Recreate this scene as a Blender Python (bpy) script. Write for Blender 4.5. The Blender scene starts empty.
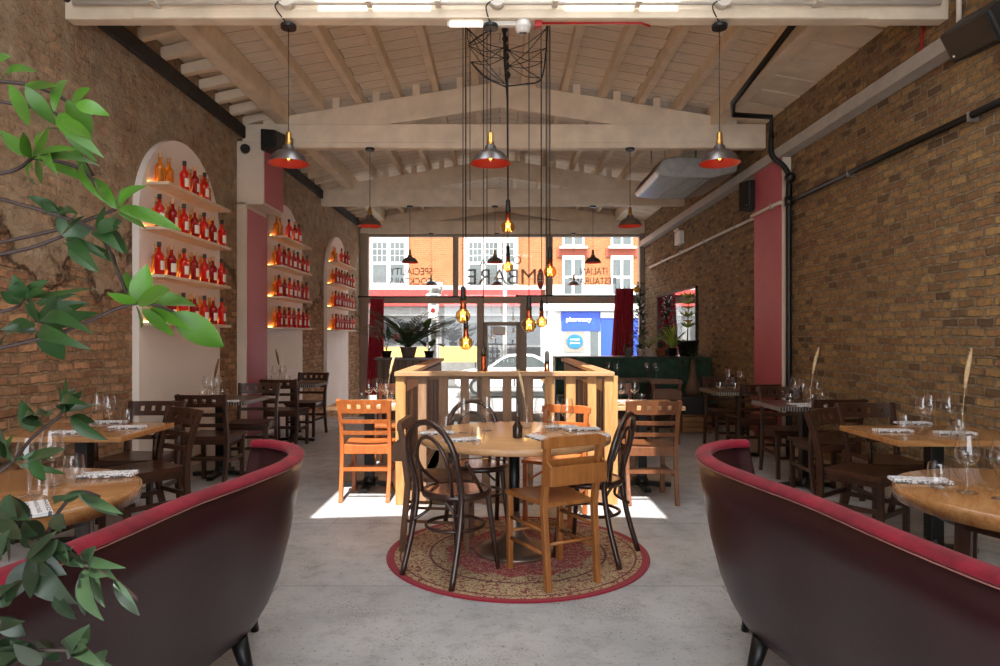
import bpy, math, random
from mathutils import Vector, Matrix, Quaternion
random.seed(7)
S = bpy.context.scene
COL = S.collection
PI = math.pi
F = 666.667
CH = 1.35
HZ = 336.0
V = Vector

# ---------- photograph pixel -> point ----------
def P(px, py, Y):
    return V(((px-500)/F*Y, Y, CH-(py-HZ)/F*Y))
def G(px, py, z=0.0):
    Y = (CH-z)*F/(py-HZ)
    return V(((px-500)/F*Y, Y, z))

# ---------- materials ----------
def new_mat(name):
    m = bpy.data.materials.new(name); m.use_nodes = True
    nt = m.node_tree; nt.nodes.clear()
    return m, nt
class NT:
    def __init__(s, name):
        s.m, s.nt = new_mat(name)
        s.out = s.n('ShaderNodeOutputMaterial')
    def n(s, t, **kw):
        nd = s.nt.nodes.new(t)
        for k, v in kw.items(): setattr(nd, k, v)
        return nd
    def l(s, a, b): s.nt.links.new(a, b)
    def val(s, sock, v):
        if isinstance(v, bpy.types.NodeSocket): s.l(v, sock)
        else: sock.default_value = v
    def coords(s, kind='Object'):
        return s.n('ShaderNodeTexCoord').outputs[kind]
    def mapping(s, vec, scale=(1,1,1), rot=(0,0,0), loc=(0,0,0)):
        m = s.n('ShaderNodeMapping'); s.l(vec, m.inputs[0])
        m.inputs['Location'].default_value = loc; m.inputs['Rotation'].default_value = rot; m.inputs['Scale'].default_value = scale
        return m.outputs[0]
    def noise(s, vec, scale, detail=4, rough=.55, dist=0, out='Fac'):
        t = s.n('ShaderNodeTexNoise'); s.l(vec, t.inputs['Vector'])
        t.inputs['Scale'].default_value = scale; t.inputs['Detail'].default_value = detail
        t.inputs['Roughness'].default_value = rough; t.inputs['Distortion'].default_value = dist
        return t.outputs[out]
    def ramp(s, fac, stops, interp='LINEAR'):
        r = s.n('ShaderNodeValToRGB'); s.l(fac, r.inputs[0])
        e = r.color_ramp.elements; r.color_ramp.interpolation = interp
        while len(e) > 1: e.remove(e[-1])
        e[0].position = stops[0][0]; e[0].color = c4(stops[0][1])
        for p, c in stops[1:]:
            x = e.new(p); x.color = c4(c)
        return r.outputs['Color']
    def mix(s, fac, a, b, mode='MIX'):
        m = s.n('ShaderNodeMix', data_type='RGBA', blend_type=mode)
        s.val(m.inputs[0], fac)
        for i, x in ((6, a), (7, b)):
            if isinstance(x, bpy.types.NodeSocket): s.l(x, m.inputs[i])
            else: m.inputs[i].default_value = c4(x)
        return m.outputs[2]
    def math(s, op, a, b=0.0, c=0.0):
        m = s.n('ShaderNodeMath', operation=op)
        s.val(m.inputs[0], a); s.val(m.inputs[1], b); s.val(m.inputs[2], c)
        return m.outputs[0]
    def sep(s, vec):
        x = s.n('ShaderNodeSeparateXYZ'); s.l(vec, x.inputs[0]); return x.outputs
    def comb(s, x, y, z=0.0):
        c = s.n('ShaderNodeCombineXYZ'); s.val(c.inputs[0], x); s.val(c.inputs[1], y); s.val(c.inputs[2], z); return c.outputs[0]
    def bump(s, h, strength=.3, dist=.01):
        b = s.n('ShaderNodeBump'); s.l(h, b.inputs['Height'])
        b.inputs['Strength'].default_value = strength; b.inputs['Distance'].default_value = dist
        return b.outputs[0]
    def bsdf(s, color, rough=.5, metal=0.0, normal=None, spec=.5, trans=0.0, coat=0.0, sheen=0.0, emis=None, estr=0.0):
        b = s.n('ShaderNodeBsdfPrincipled')
        if isinstance(color, bpy.types.NodeSocket): s.l(color, b.inputs['Base Color'])
        else: b.inputs['Base Color'].default_value = c4(color)
        s.val(b.inputs['Roughness'], rough); s.val(b.inputs['Metallic'], metal)
        b.inputs['Specular IOR Level'].default_value = spec
        b.inputs['Transmission Weight'].default_value = trans
        b.inputs['Coat Weight'].default_value = coat
        b.inputs['Sheen Weight'].default_value = sheen
        if normal is not None: s.l(normal, b.inputs['Normal'])
        if emis is not None:
            b.inputs['Emission Color'].default_value = c4(emis); b.inputs['Emission Strength'].default_value = estr
        s.l(b.outputs[0], s.out.inputs[0])
        return b
def c4(c): return (c[0], c[1], c[2], 1.0) if len(c) == 3 else tuple(c)
def srgb(r, g, b):
    f = lambda u: (u/255/12.92) if u/255 <= .04045 else ((u/255+.055)/1.055)**2.4
    return (f(r), f(g), f(b))

M = {}
def simple(key, col, rough=.5, metal=0.0, var=.18, scale=8, spec=.5, coat=0.0, sheen=0.0, bump=.0, trans=0.0):
    t = NT(key)
    v = t.coords()
    n = t.noise(v, scale, 4)
    lo = tuple(c*(1-var) for c in col); hi = tuple(min(1, c*(1+var)) for c in col)
    cc = t.ramp(n, [(.3, lo), (.7, hi)])
    nm = t.bump(t.noise(v, scale*6, 3), bump, .004) if bump else None
    t.bsdf(cc, rough, metal, nm, spec, trans, coat, sheen)
    M[key] = t.m
def wood(key, dark, light, rough=.4, scale=1.0, axis=0, coat=0.0, spec=.5):
    t = NT(key); v = t.coords()
    sc = [14*scale]*3; sc[axis] = 1.6*scale
    mv = t.mapping(v, tuple(sc))
    n = t.noise(mv, 2.2, 6, .6, .6)
    n2 = t.noise(t.mapping(v, tuple(x*3 for x in sc)), 3, 3, .6)
    f = t.math('ADD', t.math('MULTIPLY', n, .75), t.math('MULTIPLY', n2, .25))
    cc = t.ramp(f, [(.32, dark), (.68, light)])
    t.bsdf(cc, rough, 0, t.bump(f, .12, .003), spec, 0, coat)
    M[key] = t.m
def emit(key, col, st):
    t = NT(key); e = t.n('ShaderNodeEmission'); e.inputs[0].default_value = c4(col); e.inputs[1].default_value = st
    t.l(e.outputs[0], t.out.inputs[0]); M[key] = t.m
def thin_glass(key, tint=(1,1,1), ior=1.5, rough=.02, boost=1.0):
    t = NT(key)
    tr = t.n('ShaderNodeBsdfTransparent'); tr.inputs[0].default_value = c4(tint)
    gl = t.n('ShaderNodeBsdfGlossy'); gl.inputs['Roughness'].default_value = rough
    lw = t.n('ShaderNodeLayerWeight'); lw.inputs['Blend'].default_value = .5
    fr = t.n('ShaderNodeMath', operation='MULTIPLY_ADD'); t.l(t.math('POWER', lw.outputs['Facing'], 3.0), fr.inputs[0]); fr.inputs[1].default_value = .85; fr.inputs[2].default_value = .06
    mx = t.n('ShaderNodeMixShader')
    f = t.math('MINIMUM', t.math('MULTIPLY', fr.outputs[0], boost), .9)
    t.l(f, mx.inputs[0]); t.l(tr.outputs[0], mx.inputs[1]); t.l(gl.outputs[0], mx.inputs[2])
    t.l(mx.outputs[0], t.out.inputs[0]); M[key] = t.m

def brick_nodes(t, vec2, cols, mortar, bw=.225, bh=.075, ms=.012, squash=1.0):
    b = t.n('ShaderNodeTexBrick')
    t.l(vec2, b.inputs['Vector'])
    b.inputs['Color1'].default_value = (0,0,0,1); b.inputs['Color2'].default_value = (1,1,1,1); b.inputs['Mortar'].default_value = (.5,.5,.5,1)
    b.inputs['Scale'].default_value = 1; b.inputs['Mortar Size'].default_value = ms
    b.inputs['Mortar Smooth'].default_value = .45; b.inputs['Brick Width'].default_value = bw; b.inputs['Row Height'].default_value = bh
    b.inputs['Bias'].default_value = 0
    r = t.ramp(b.outputs['Color'], cols)
    return r, b.outputs['Fac']

def make_wall_right():
    t = NT('stock_brick'); v = t.coords(); x, y, z = t.sep(v)
    wob = t.noise(v, 5, 3, .6, 0, 'Color')
    wv = t.n('ShaderNodeVectorMath', operation='SCALE'); t.l(wob, wv.inputs[0]); wv.inputs['Scale'].default_value = .036
    base = t.comb(y, z)
    ad = t.n('ShaderNodeVectorMath', operation='ADD'); t.l(base, ad.inputs[0]); t.l(wv.outputs[0], ad.inputs[1])
    cols = [(0, srgb(104,88,72)), (.25, srgb(150,126,94)), (.45, srgb(178,150,106)), (.62, srgb(146,116,90)), (.8, srgb(190,164,118)), (1, srgb(138,106,86))]
    br, fac = brick_nodes(t, ad.outputs[0], cols, None, bw=.172, bh=.068, ms=.0115)
    n = t.noise(v, 26, 4, .65)
    br = t.mix(.55, br, t.ramp(n, [(.3, srgb(78,68,58)), (.7, srgb(200,176,138))]), 'OVERLAY')
    big = t.noise(v, .9, 4, .6)
    br = t.mix(t.math('MULTIPLY', t.math('GREATER_THAN', big, .55), .0), br, br)
    br = t.mix(t.ramp(big, [(.35, (.35,.35,.35)), (.7, (0,0,0))]), br, t.mix(.5, br, srgb(92,78,66)))
    mort = t.ramp(t.noise(v, 18, 3), [(.3, srgb(104,92,78)), (.7, srgb(158,142,118))])
    c = t.mix(fac, br, mort)
    h = t.math('SUBTRACT', t.math('MULTIPLY', n, .5), t.math('MULTIPLY', fac, .9))
    t.bsdf(c, .88, 0, t.bump(h, 1.0, .032), .25)
    M['stock_brick'] = t.m
def make_wall_left():
    t = NT('rubble_brick'); v = t.coords(); x, y, z = t.sep(v)
    wob = t.noise(v, 4, 3, .6, 0, 'Color')
    wv = t.n('ShaderNodeVectorMath', operation='SCALE'); t.l(wob, wv.inputs[0]); wv.inputs['Scale'].default_value = .06
    ad = t.n('ShaderNodeVectorMath', operation='ADD'); t.l(t.comb(y, z), ad.inputs[0]); t.l(wv.outputs[0], ad.inputs[1])
    cols = [(0, srgb(150,120,100)), (.3, srgb(184,154,128)), (.55, srgb(208,182,152)), (.8, srgb(160,136,116)), (1, srgb(204,184,160))]
    br, fac = brick_nodes(t, ad.outputs[0], cols, None, bw=.19, bh=.07, ms=.013)
    n = t.noise(v, 22, 5, .7)
    br = t.mix(.6, br, t.ramp(n, [(.3, srgb(80,60,46)), (.7, srgb(210,170,130))]), 'OVERLAY')
    mort = t.ramp(t.noise(v, 14, 3), [(.3, srgb(120,98,78)), (.7, srgb(176,150,120))])
    brick = t.mix(fac, br, mort)
    # rubble / old render
    vo = t.n('ShaderNodeTexVoronoi'); t.l(ad.outputs[0], vo.inputs['Vector']); vo.inputs['Scale'].default_value = 7
    n3 = t.noise(v, 5, 7, .7)
    rub = t.ramp(n3, [(.30, srgb(96,82,68)), (.42, srgb(158,140,118)), (.56, srgb(182,164,140)), (.72, srgb(208,192,166))])
    rub = t.mix(.35, rub, t.ramp(vo.outputs['Color'], [(0, srgb(112,94,78)), (1, srgb(190,166,138))]))
    ve = t.n('ShaderNodeTexVoronoi', feature='DISTANCE_TO_EDGE'); vd = t.n('ShaderNodeVectorMath', operation='SCALE'); t.l(t.noise(v, 3, 4, .6, 0, 'Color'), vd.inputs[0]); vd.inputs['Scale'].default_value = .16
    va = t.n('ShaderNodeVectorMath', operation='ADD'); t.l(t.comb(y, t.math('MULTIPLY', z, 1.5)), va.inputs[0]); t.l(vd.outputs[0], va.inputs[1]); t.l(va.outputs[0], ve.inputs['Vector']); ve.inputs['Scale'].default_value = 9
    jt = t.ramp(t.math('ADD', ve.outputs['Distance'], t.math('MULTIPLY', t.math('SUBTRACT', n, .42), .3)), [(.0, (.30,.30,.30)), (.03, (.12,.12,.12)), (.07, (0,0,0))])
    rub = t.mix(jt, rub, srgb(70,54,42))
    rub = t.mix(t.ramp(t.noise(v, 2.2, 5, .6), [(.42, (.5,.5,.5)), (.58, (.06,.06,.06))]), rub, brick)
    rub = t.mix(t.ramp(t.noise(v, 11, 6, .75), [(.34, (.6,.6,.6)), (.43, (0,0,0))]), rub, srgb(98,80,64))
    # where: upper wall is rubble; lower bay is brick with render scars
    m = t.noise(v, 1.25, 7, .62)
    hgt = t.math('MULTIPLY', t.math('SUBTRACT', z, 2.05), .3)
    f = t.math('ADD', m, hgt)
    mask = t.ramp(f, [(.46, (0,0,0)), (.50, (1,1,1))])
    c = t.mix(mask, brick, rub)
    edge = t.ramp(f, [(.43, (0,0,0)), (.47, (.75,.75,.75)), (.52, (0,0,0))])
    c = t.mix(edge, c, srgb(78,58,44))
    hb = t.math('SUBTRACT', t.math('MULTIPLY', n, .5), t.math('MULTIPLY', fac, .8))
    hr = t.math('ADD', t.math('MULTIPLY', n3, 1.6), t.math('MULTIPLY', t.math('MINIMUM', ve.outputs['Distance'], .12), 1.1))
    hm = t.n('ShaderNodeMix'); t.l(mask, hm.inputs[0]); t.l(hb, hm.inputs[2]); t.l(hr, hm.inputs[3])
    t.bsdf(c, .9, 0, t.bump(hm.outputs[0], 1.0, .05), .2)
    M['rubble_brick'] = t.m
def make_floor():
    t = NT('painted_concrete'); v = t.coords()
    n = t.noise(v, 1.3, 6, .62); n2 = t.noise(v, 7, 7, .7); n3 = t.noise(v, 45, 3, .6)
    c = t.ramp(n, [(.3, srgb(158,160,163)), (.7, srgb(196,197,198))])
    c = t.mix(t.ramp(n2, [(.50, (0,0,0)), (.70, (.6,.6,.6))]), c, srgb(132,132,134))
    c = t.mix(t.ramp(t.noise(v, 2.6, 8, .75), [(.62, (0,0,0)), (.72, (.55,.55,.55))]), c, srgb(128,108,92))
    c = t.mix(t.ramp(n3, [(.60, (0,0,0)), (.68, (.6,.6,.6))]), c, srgb(92,86,82))
    x, y, z = t.sep(v)
    b = t.n('ShaderNodeTexBrick'); t.l(t.comb(x, y), b.inputs['Vector'])
    b.inputs['Scale'].default_value = 1; b.inputs['Mortar Size'].default_value = .004; b.inputs['Brick Width'].default_value = 2.4; b.inputs['Row Height'].default_value = 1.2
    c = t.mix(t.ramp(t.math('MULTIPLY', t.noise(v, 90, 3, .7), t.noise(v, 1.7, 4, .6)), [(.30, (0,0,0)), (.36, (.5,.5,.5))]), c, srgb(104,96,90))
    c = t.mix(t.math('MULTIPLY', b.outputs['Fac'], .6), c, srgb(90,86,84))
    r = t.ramp(n2, [(.3, (.38,.38,.38)), (.7, (.6,.6,.6))])
    t.bsdf(c, t.sep(r)[0], 0, t.bump(n2, .08, .004), .4)
    M['painted_concrete'] = t.m
def make_planks():
    t = NT('whitewashed_planks'); v = t.coords(); x, y, z = t.sep(v)
    b = t.n('ShaderNodeTexBrick'); t.l(t.comb(x, y), b.inputs['Vector'])
    b.inputs['Color1'].default_value = (0,0,0,1); b.inputs['Color2'].default_value = (1,1,1,1)
    b.inputs['Scale'].default_value = 1; b.inputs['Mortar Size'].default_value = .0045; b.inputs['Mortar Smooth'].default_value = .3
    b.inputs['Brick Width'].default_value = 3.4; b.inputs['Row Height'].default_value = .235
    n = t.noise(t.mapping(v, (1.5, 14, 14)), 3, 5, .65)
    c = t.ramp(n, [(.25, srgb(206,190,170)), (.6, srgb(236,224,208))])
    c = t.mix(.25, c, t.ramp(b.outputs['Color'], [(0, srgb(196,182,168)), (1, srgb(232,224,214))]))
    c = t.mix(b.outputs['Fac'], c, srgb(104,90,78))
    t.bsdf(c, .75, 0, t.bump(t.math('SUBTRACT', t.math('MULTIPLY', n, .3), b.outputs['Fac']), .5, .01), .25)
    M['whitewashed_planks'] = t.m
def make_rug():
    t = NT('persian_rug'); v = t.coords(); x, y, z = t.sep(v)
    ln = t.n('ShaderNodeVectorMath', operation='LENGTH'); t.l(t.comb(x, y), ln.inputs[0]); r = ln.outputs['Value']
    ang = t.math('ARCTAN2', y, x)
    vo = t.n('ShaderNodeTexVoronoi'); t.l(v, vo.inputs['Vector']); vo.inputs['Scale'].default_value = 34
    vo2 = t.n('ShaderNodeTexVoronoi'); t.l(v, vo2.inputs['Vector']); vo2.inputs['Scale'].default_value = 15
    n = t.noise(v, 38, 2, .5, 1.5)
    pat = t.ramp(n, [(.40, srgb(120,36,36)), (.45, srgb(186,160,118)), (.55, srgb(206,182,140)), (.60, srgb(96,78,58)), (.66, srgb(196,168,126))], 'CONSTANT')
    patr = t.ramp(n, [(.3, srgb(150,30,44)), (.5, srgb(168,44,54)), (.56, srgb(200,170,128)), (.62, srgb(130,26,38))], 'CONSTANT')
    # petals of the medallion
    wav = t.math('ADD', r, t.math('MULTIPLY', t.math('SINE', t.math('MULTIPLY', ang, 12)), .018))
    med = t.ramp(wav, [(0, (1,1,1)), (.13, (0,0,0)), (.17, (1,1,1)), (.44, (0,0,0))], 'CONSTANT')
    c = t.mix(med, pat, patr)
    ring = t.ramp(r, [(0, (0,0,0)), (.535, (1,1,1)), (.55, (0,0,0)), (.715, (1,1,1)), (.728, (0,0,0))], 'CONSTANT')
    c = t.mix(ring, c, srgb(104,40,38))
    dots = t.math('LESS_THAN', vo2.outputs['Distance'], .22)
    band = t.ramp(r, [(0, (0,0,0)), (.56, (1,1,1)), (.71, (0,0,0))], 'CONSTANT')
    c = t.mix(t.math('MULTIPLY', dots, t.sep(band)[0]), c, srgb(140,60,54))
    brd = t.ramp(r, [(0, (0,0,0)), (.758, (1,1,1))], 'CONSTANT')
    c = t.mix(brd, c, srgb(146,24,44))
    t.bsdf(c, .95, 0, t.bump(t.noise(v, 220, 2), .4, .004), .1, sheen=.2)
    M['persian_rug'] = t.m
def make_napkin():
    t = NT('printed_napkin'); v = t.coords(); x, y, z = t.sep(v)
    n = t.noise(t.mapping(v, (70, 190, 1)), 1, 1, .4)
    st = t.math('GREATER_THAN', t.math('SINE', t.math('MULTIPLY', y, 230)), .1)
    ink = t.math('MULTIPLY', st, t.math('GREATER_THAN', n, .5))
    c = t.mix(t.math('MULTIPLY', ink, .85), srgb(226,226,230), srgb(40,44,60))
    t.bsdf(c, .9, 0, t.bump(t.noise(v, 300, 2), .3, .002), .1); M['printed_napkin'] = t.m
def make_edge():
    t = NT('studded_edge'); v = t.coords(); x, y, z = t.sep(v)
    s = t.math('SINE', t.math('MULTIPLY', t.math('ADD', x, y), 260))
    k = t.math('GREATER_THAN', s, .35)
    c = t.mix(k, srgb(40,34,32), srgb(150,142,134))
    t.bsdf(c, .4, 0, None, .5); M['studded_edge'] = t.m
def make_fabric(key, col, lo):
    t = NT(key); v = t.coords()
    n = t.noise(v, 9, 4, .6)
    c = t.ramp(n, [(.3, lo), (.7, col)])
    t.bsdf(c, .8, 0, t.bump(t.noise(v, 160, 2), .25, .003), .25, sheen=.08); M[key] = t.m
def make_leather():
    t = NT('oxblood_leather'); v = t.coords()
    n = t.noise(v, 3, 5, .6); n2 = t.noise(v, 60, 3, .6)
    c = t.ramp(n, [(.3, srgb(34,13,18)), (.7, srgb(50,19,26))])
    scr = t.ramp(t.noise(t.mapping(v, (2, 2, 26)), 3, 5, .75), [(.66, (0,0,0)), (.72, (.25,.25,.25))])
    c = t.mix(scr, c, srgb(120,92,90))
    t.bsdf(c, .34, 0, t.bump(n2, .12, .004), .5); M['oxblood_leather'] = t.m
def make_streetbrick():
    t = NT('orange_brick'); v = t.coords(); x, y, z = t.sep(v)
    br, fac = brick_nodes(t, t.comb(x, z), [(0, srgb(138,76,46)), (.5, srgb(150,86,52)), (1, srgb(128,68,42))], None)
    c = t.mix(fac, br, srgb(146,104,74)); t.bsdf(c, .9, 0, None, .2); M['orange_brick'] = t.m

make_wall_right(); make_wall_left(); make_floor(); make_planks(); make_rug(); make_napkin(); make_edge(); make_leather(); make_streetbrick()
make_fabric('red_velvet', srgb(146,24,48), srgb(104,12,32)); make_fabric('curtain_velvet', srgb(176,38,58), srgb(140,24,42))
make_fabric('burgundy_velvet', srgb(104,34,42), srgb(80,24,32)); make_fabric('green_velvet', srgb(44,72,62), srgb(30,52,46))
simple('cream_paint', srgb(214,200,184), .7, var=.1, scale=5, bump=.2)
simple('beam_paint', srgb(222,206,184), .6, var=.12, scale=4, bump=.25)
simple('plaster', srgb(206,190,172), .75, var=.07, scale=2.5, bump=.1)
simple('pink_paint', srgb(176,86,96), .55, var=.06, scale=3, bump=.05)
simple('panel_white', srgb(226,216,208), .6, var=.04, scale=2)
simple('shelf_wood', srgb(206,184,160), .55, var=.12, scale=14)
simple('steel_grey', srgb(186,184,180), .5, var=.1, scale=9, metal=.2)
simple('galvanised', srgb(170,170,168), .35, metal=.8, var=.15, scale=12)
simple('black_paint', srgb(22,21,22), .4, var=.15)
simple('black_plastic', srgb(24,24,26), .55, var=.1)
simple('soot', srgb(44,38,34), .9, var=.4, scale=10, bump=.5)
simple('cord_black', srgb(34,28,25), .6)
simple('white_plastic', srgb(224,220,214), .45, var=.04)
simple('pipe_white', srgb(208,200,190), .45, var=.06)
simple('red_plastic', srgb(170,24,26), .4)
simple('brass', srgb(190,150,84), .3, metal=1.0, var=.1)
simple('copper', srgb(176,96,62), .28, metal=1.0, var=.1)
simple('pewter', srgb(120,116,116), .32, metal=.85, var=.12)
simple('rust_red', srgb(110,26,20), .45, metal=.1, var=.15)
wood('dark_wood', srgb(40,23,16), srgb(70,42,29), .34, axis=2, coat=.12, spec=.35)
wood('dark_wood_flat', srgb(48,28,19), srgb(82,50,34), .34, axis=0, coat=.12, spec=.35)
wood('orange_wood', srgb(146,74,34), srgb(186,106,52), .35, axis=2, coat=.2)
wood('brown_wood', srgb(92,54,32), srgb(124,76,46), .35, axis=2, coat=.2)
wood('church_wood', srgb(130,78,36), srgb(168,108,54), .42, axis=2)
wood('church_dark', srgb(78,48,28), srgb(108,70,42), .42, axis=2)
wood('bentwood', srgb(36,21,16), srgb(62,36,27), .28, axis=2, coat=.3)
wood('bentwood_seat', srgb(112,62,44), srgb(150,92,66), .25, axis=0, coat=.5)
wood('table_oak', srgb(168,124,84), srgb(200,158,114), .35, axis=0, coat=.2)
wood('table_honey', srgb(146,98,56), srgb(186,138,88), .25, axis=0, coat=.4)
wood('table_dark', srgb(50,36,28), srgb(78,58,44), .3, axis=0, coat=.3)
wood('fence_light', srgb(150,104,58), srgb(192,146,90), .6, axis=2)
wood('fence_weathered_shade', srgb(112,84,62), srgb(150,116,88), .65, axis=2)
wood('fence_dark', srgb(70,52,40), srgb(104,80,62), .65, axis=2)
wood('rail_wood', srgb(140,104,72), srgb(178,140,100), .55, axis=0)
wood('crate_wood', srgb(110,72,38), srgb(150,104,60), .6, axis=0)
simple('iron_black', srgb(18,18,19), .4, metal=.3)
simple('bronze_base', srgb(140,124,114), .3, metal=.75, var=.2)
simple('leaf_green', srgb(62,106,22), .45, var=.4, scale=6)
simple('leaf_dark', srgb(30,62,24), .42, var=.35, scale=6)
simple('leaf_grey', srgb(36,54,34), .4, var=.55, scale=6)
simple('palm_green', srgb(70,100,52), .5, var=.35, scale=8)
simple('lime_leaf', srgb(150,172,66), .5, var=.3, scale=8)
simple('bloom_yellow', srgb(214,168,40), .6, var=.2)
simple('stem_brown', srgb(52,36,32), .6)
simple('terracotta', srgb(150,84,56), .8, var=.15)
simple('pot_grey', srgb(120,112,104), .7)
simple('pampas', srgb(206,180,140), .95, var=.15, scale=40, bump=.6)
simple('dried_brown', srgb(120,84,60), .95, var=.2, scale=40, bump=.6)
simple('piping_worn', srgb(150,96,92), .6)
simple('label_white', srgb(222,214,200), .6, var=.05)
simple('cap_black', srgb(20,20,20), .4)
simple('cap_tan', srgb(180,140,100), .5)
simple('frame_taupe', srgb(150,134,120), .55, var=.06)
simple('white_paint', srgb(178,176,172), .6, var=.03)
simple('road', srgb(120,118,116), .9, var=.1, scale=20)
simple('pavement', srgb(170,166,160), .9, var=.08, scale=12)
simple('awning_red', srgb(172,40,36), .7, var=.05)
simple('brick_red', srgb(128,62,46), .9, var=.1)
simple('shop_grey', srgb(104,102,100), .6)
simple('shop_dark', srgb(40,40,42), .3)
simple('sash_glass', srgb(70,74,74), .15, var=.2, scale=1.5)
simple('blue_paint', srgb(22,60,158), .45, var=.05)
simple('blue_sign', srgb(12,92,150), .4, var=.03)
simple('yellow_sign', srgb(176,142,76), .6, var=.05)
simple('car_white', srgb(196,196,198), .15, coat=.8, var=.02)
simple('tyre', srgb(24,24,24), .8)
t = NT('sign_grey'); t.bsdf(srgb(110,100,94), .6); b_ = t.out.inputs[0].links[0].from_socket; tr = t.n('ShaderNodeBsdfTransparent'); mx = t.n('ShaderNodeMixShader'); mx.inputs[0].default_value = .74; t.l(tr.outputs[0], mx.inputs[1]); t.l(b_, mx.inputs[2]); t.l(mx.outputs[0], t.out.inputs[0]); M['sign_grey'] = t.m
simple('bottle_dark', srgb(44,30,22), .15)
simple('bulb_filament_wire', srgb(60,50,40), .4)
simple('book_cloth', srgb(90,30,40), .8)
thin_glass('clear_glass', (.985,.985,.985), 1.5, .02, 1.6)
thin_glass('window_glass', (.96,.97,.96), 1.45, .0, .6)
thin_glass('amber_bulb', (.92,.62,.28), 1.5, .02, 1.6)
t = NT('red_liquor'); b = t.bsdf(srgb(224,30,20), .12, 0, None, .5, .35, .4); M['red_liquor'] = t.m
t = NT('dark_liquor'); b = t.bsdf(srgb(160,14,22), .12, 0, None, .5, .3, .4); M['dark_liquor'] = t.m
t = NT('amber_liquor'); b = t.bsdf(srgb(250,150,20), .12, 0, None, .5, .6, .3); M['amber_liquor'] = t.m
t = NT('mirror_glass'); t.bsdf((.85,.86,.87), .03, 1.0); M['mirror_glass'] = t.m
emit('bulb_glow', (1.0,.55,.16), 4); emit('led_glow', (1.0,.46,.12), 10); emit('tube_glow', (1.0,.9,.75), 3)

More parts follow.
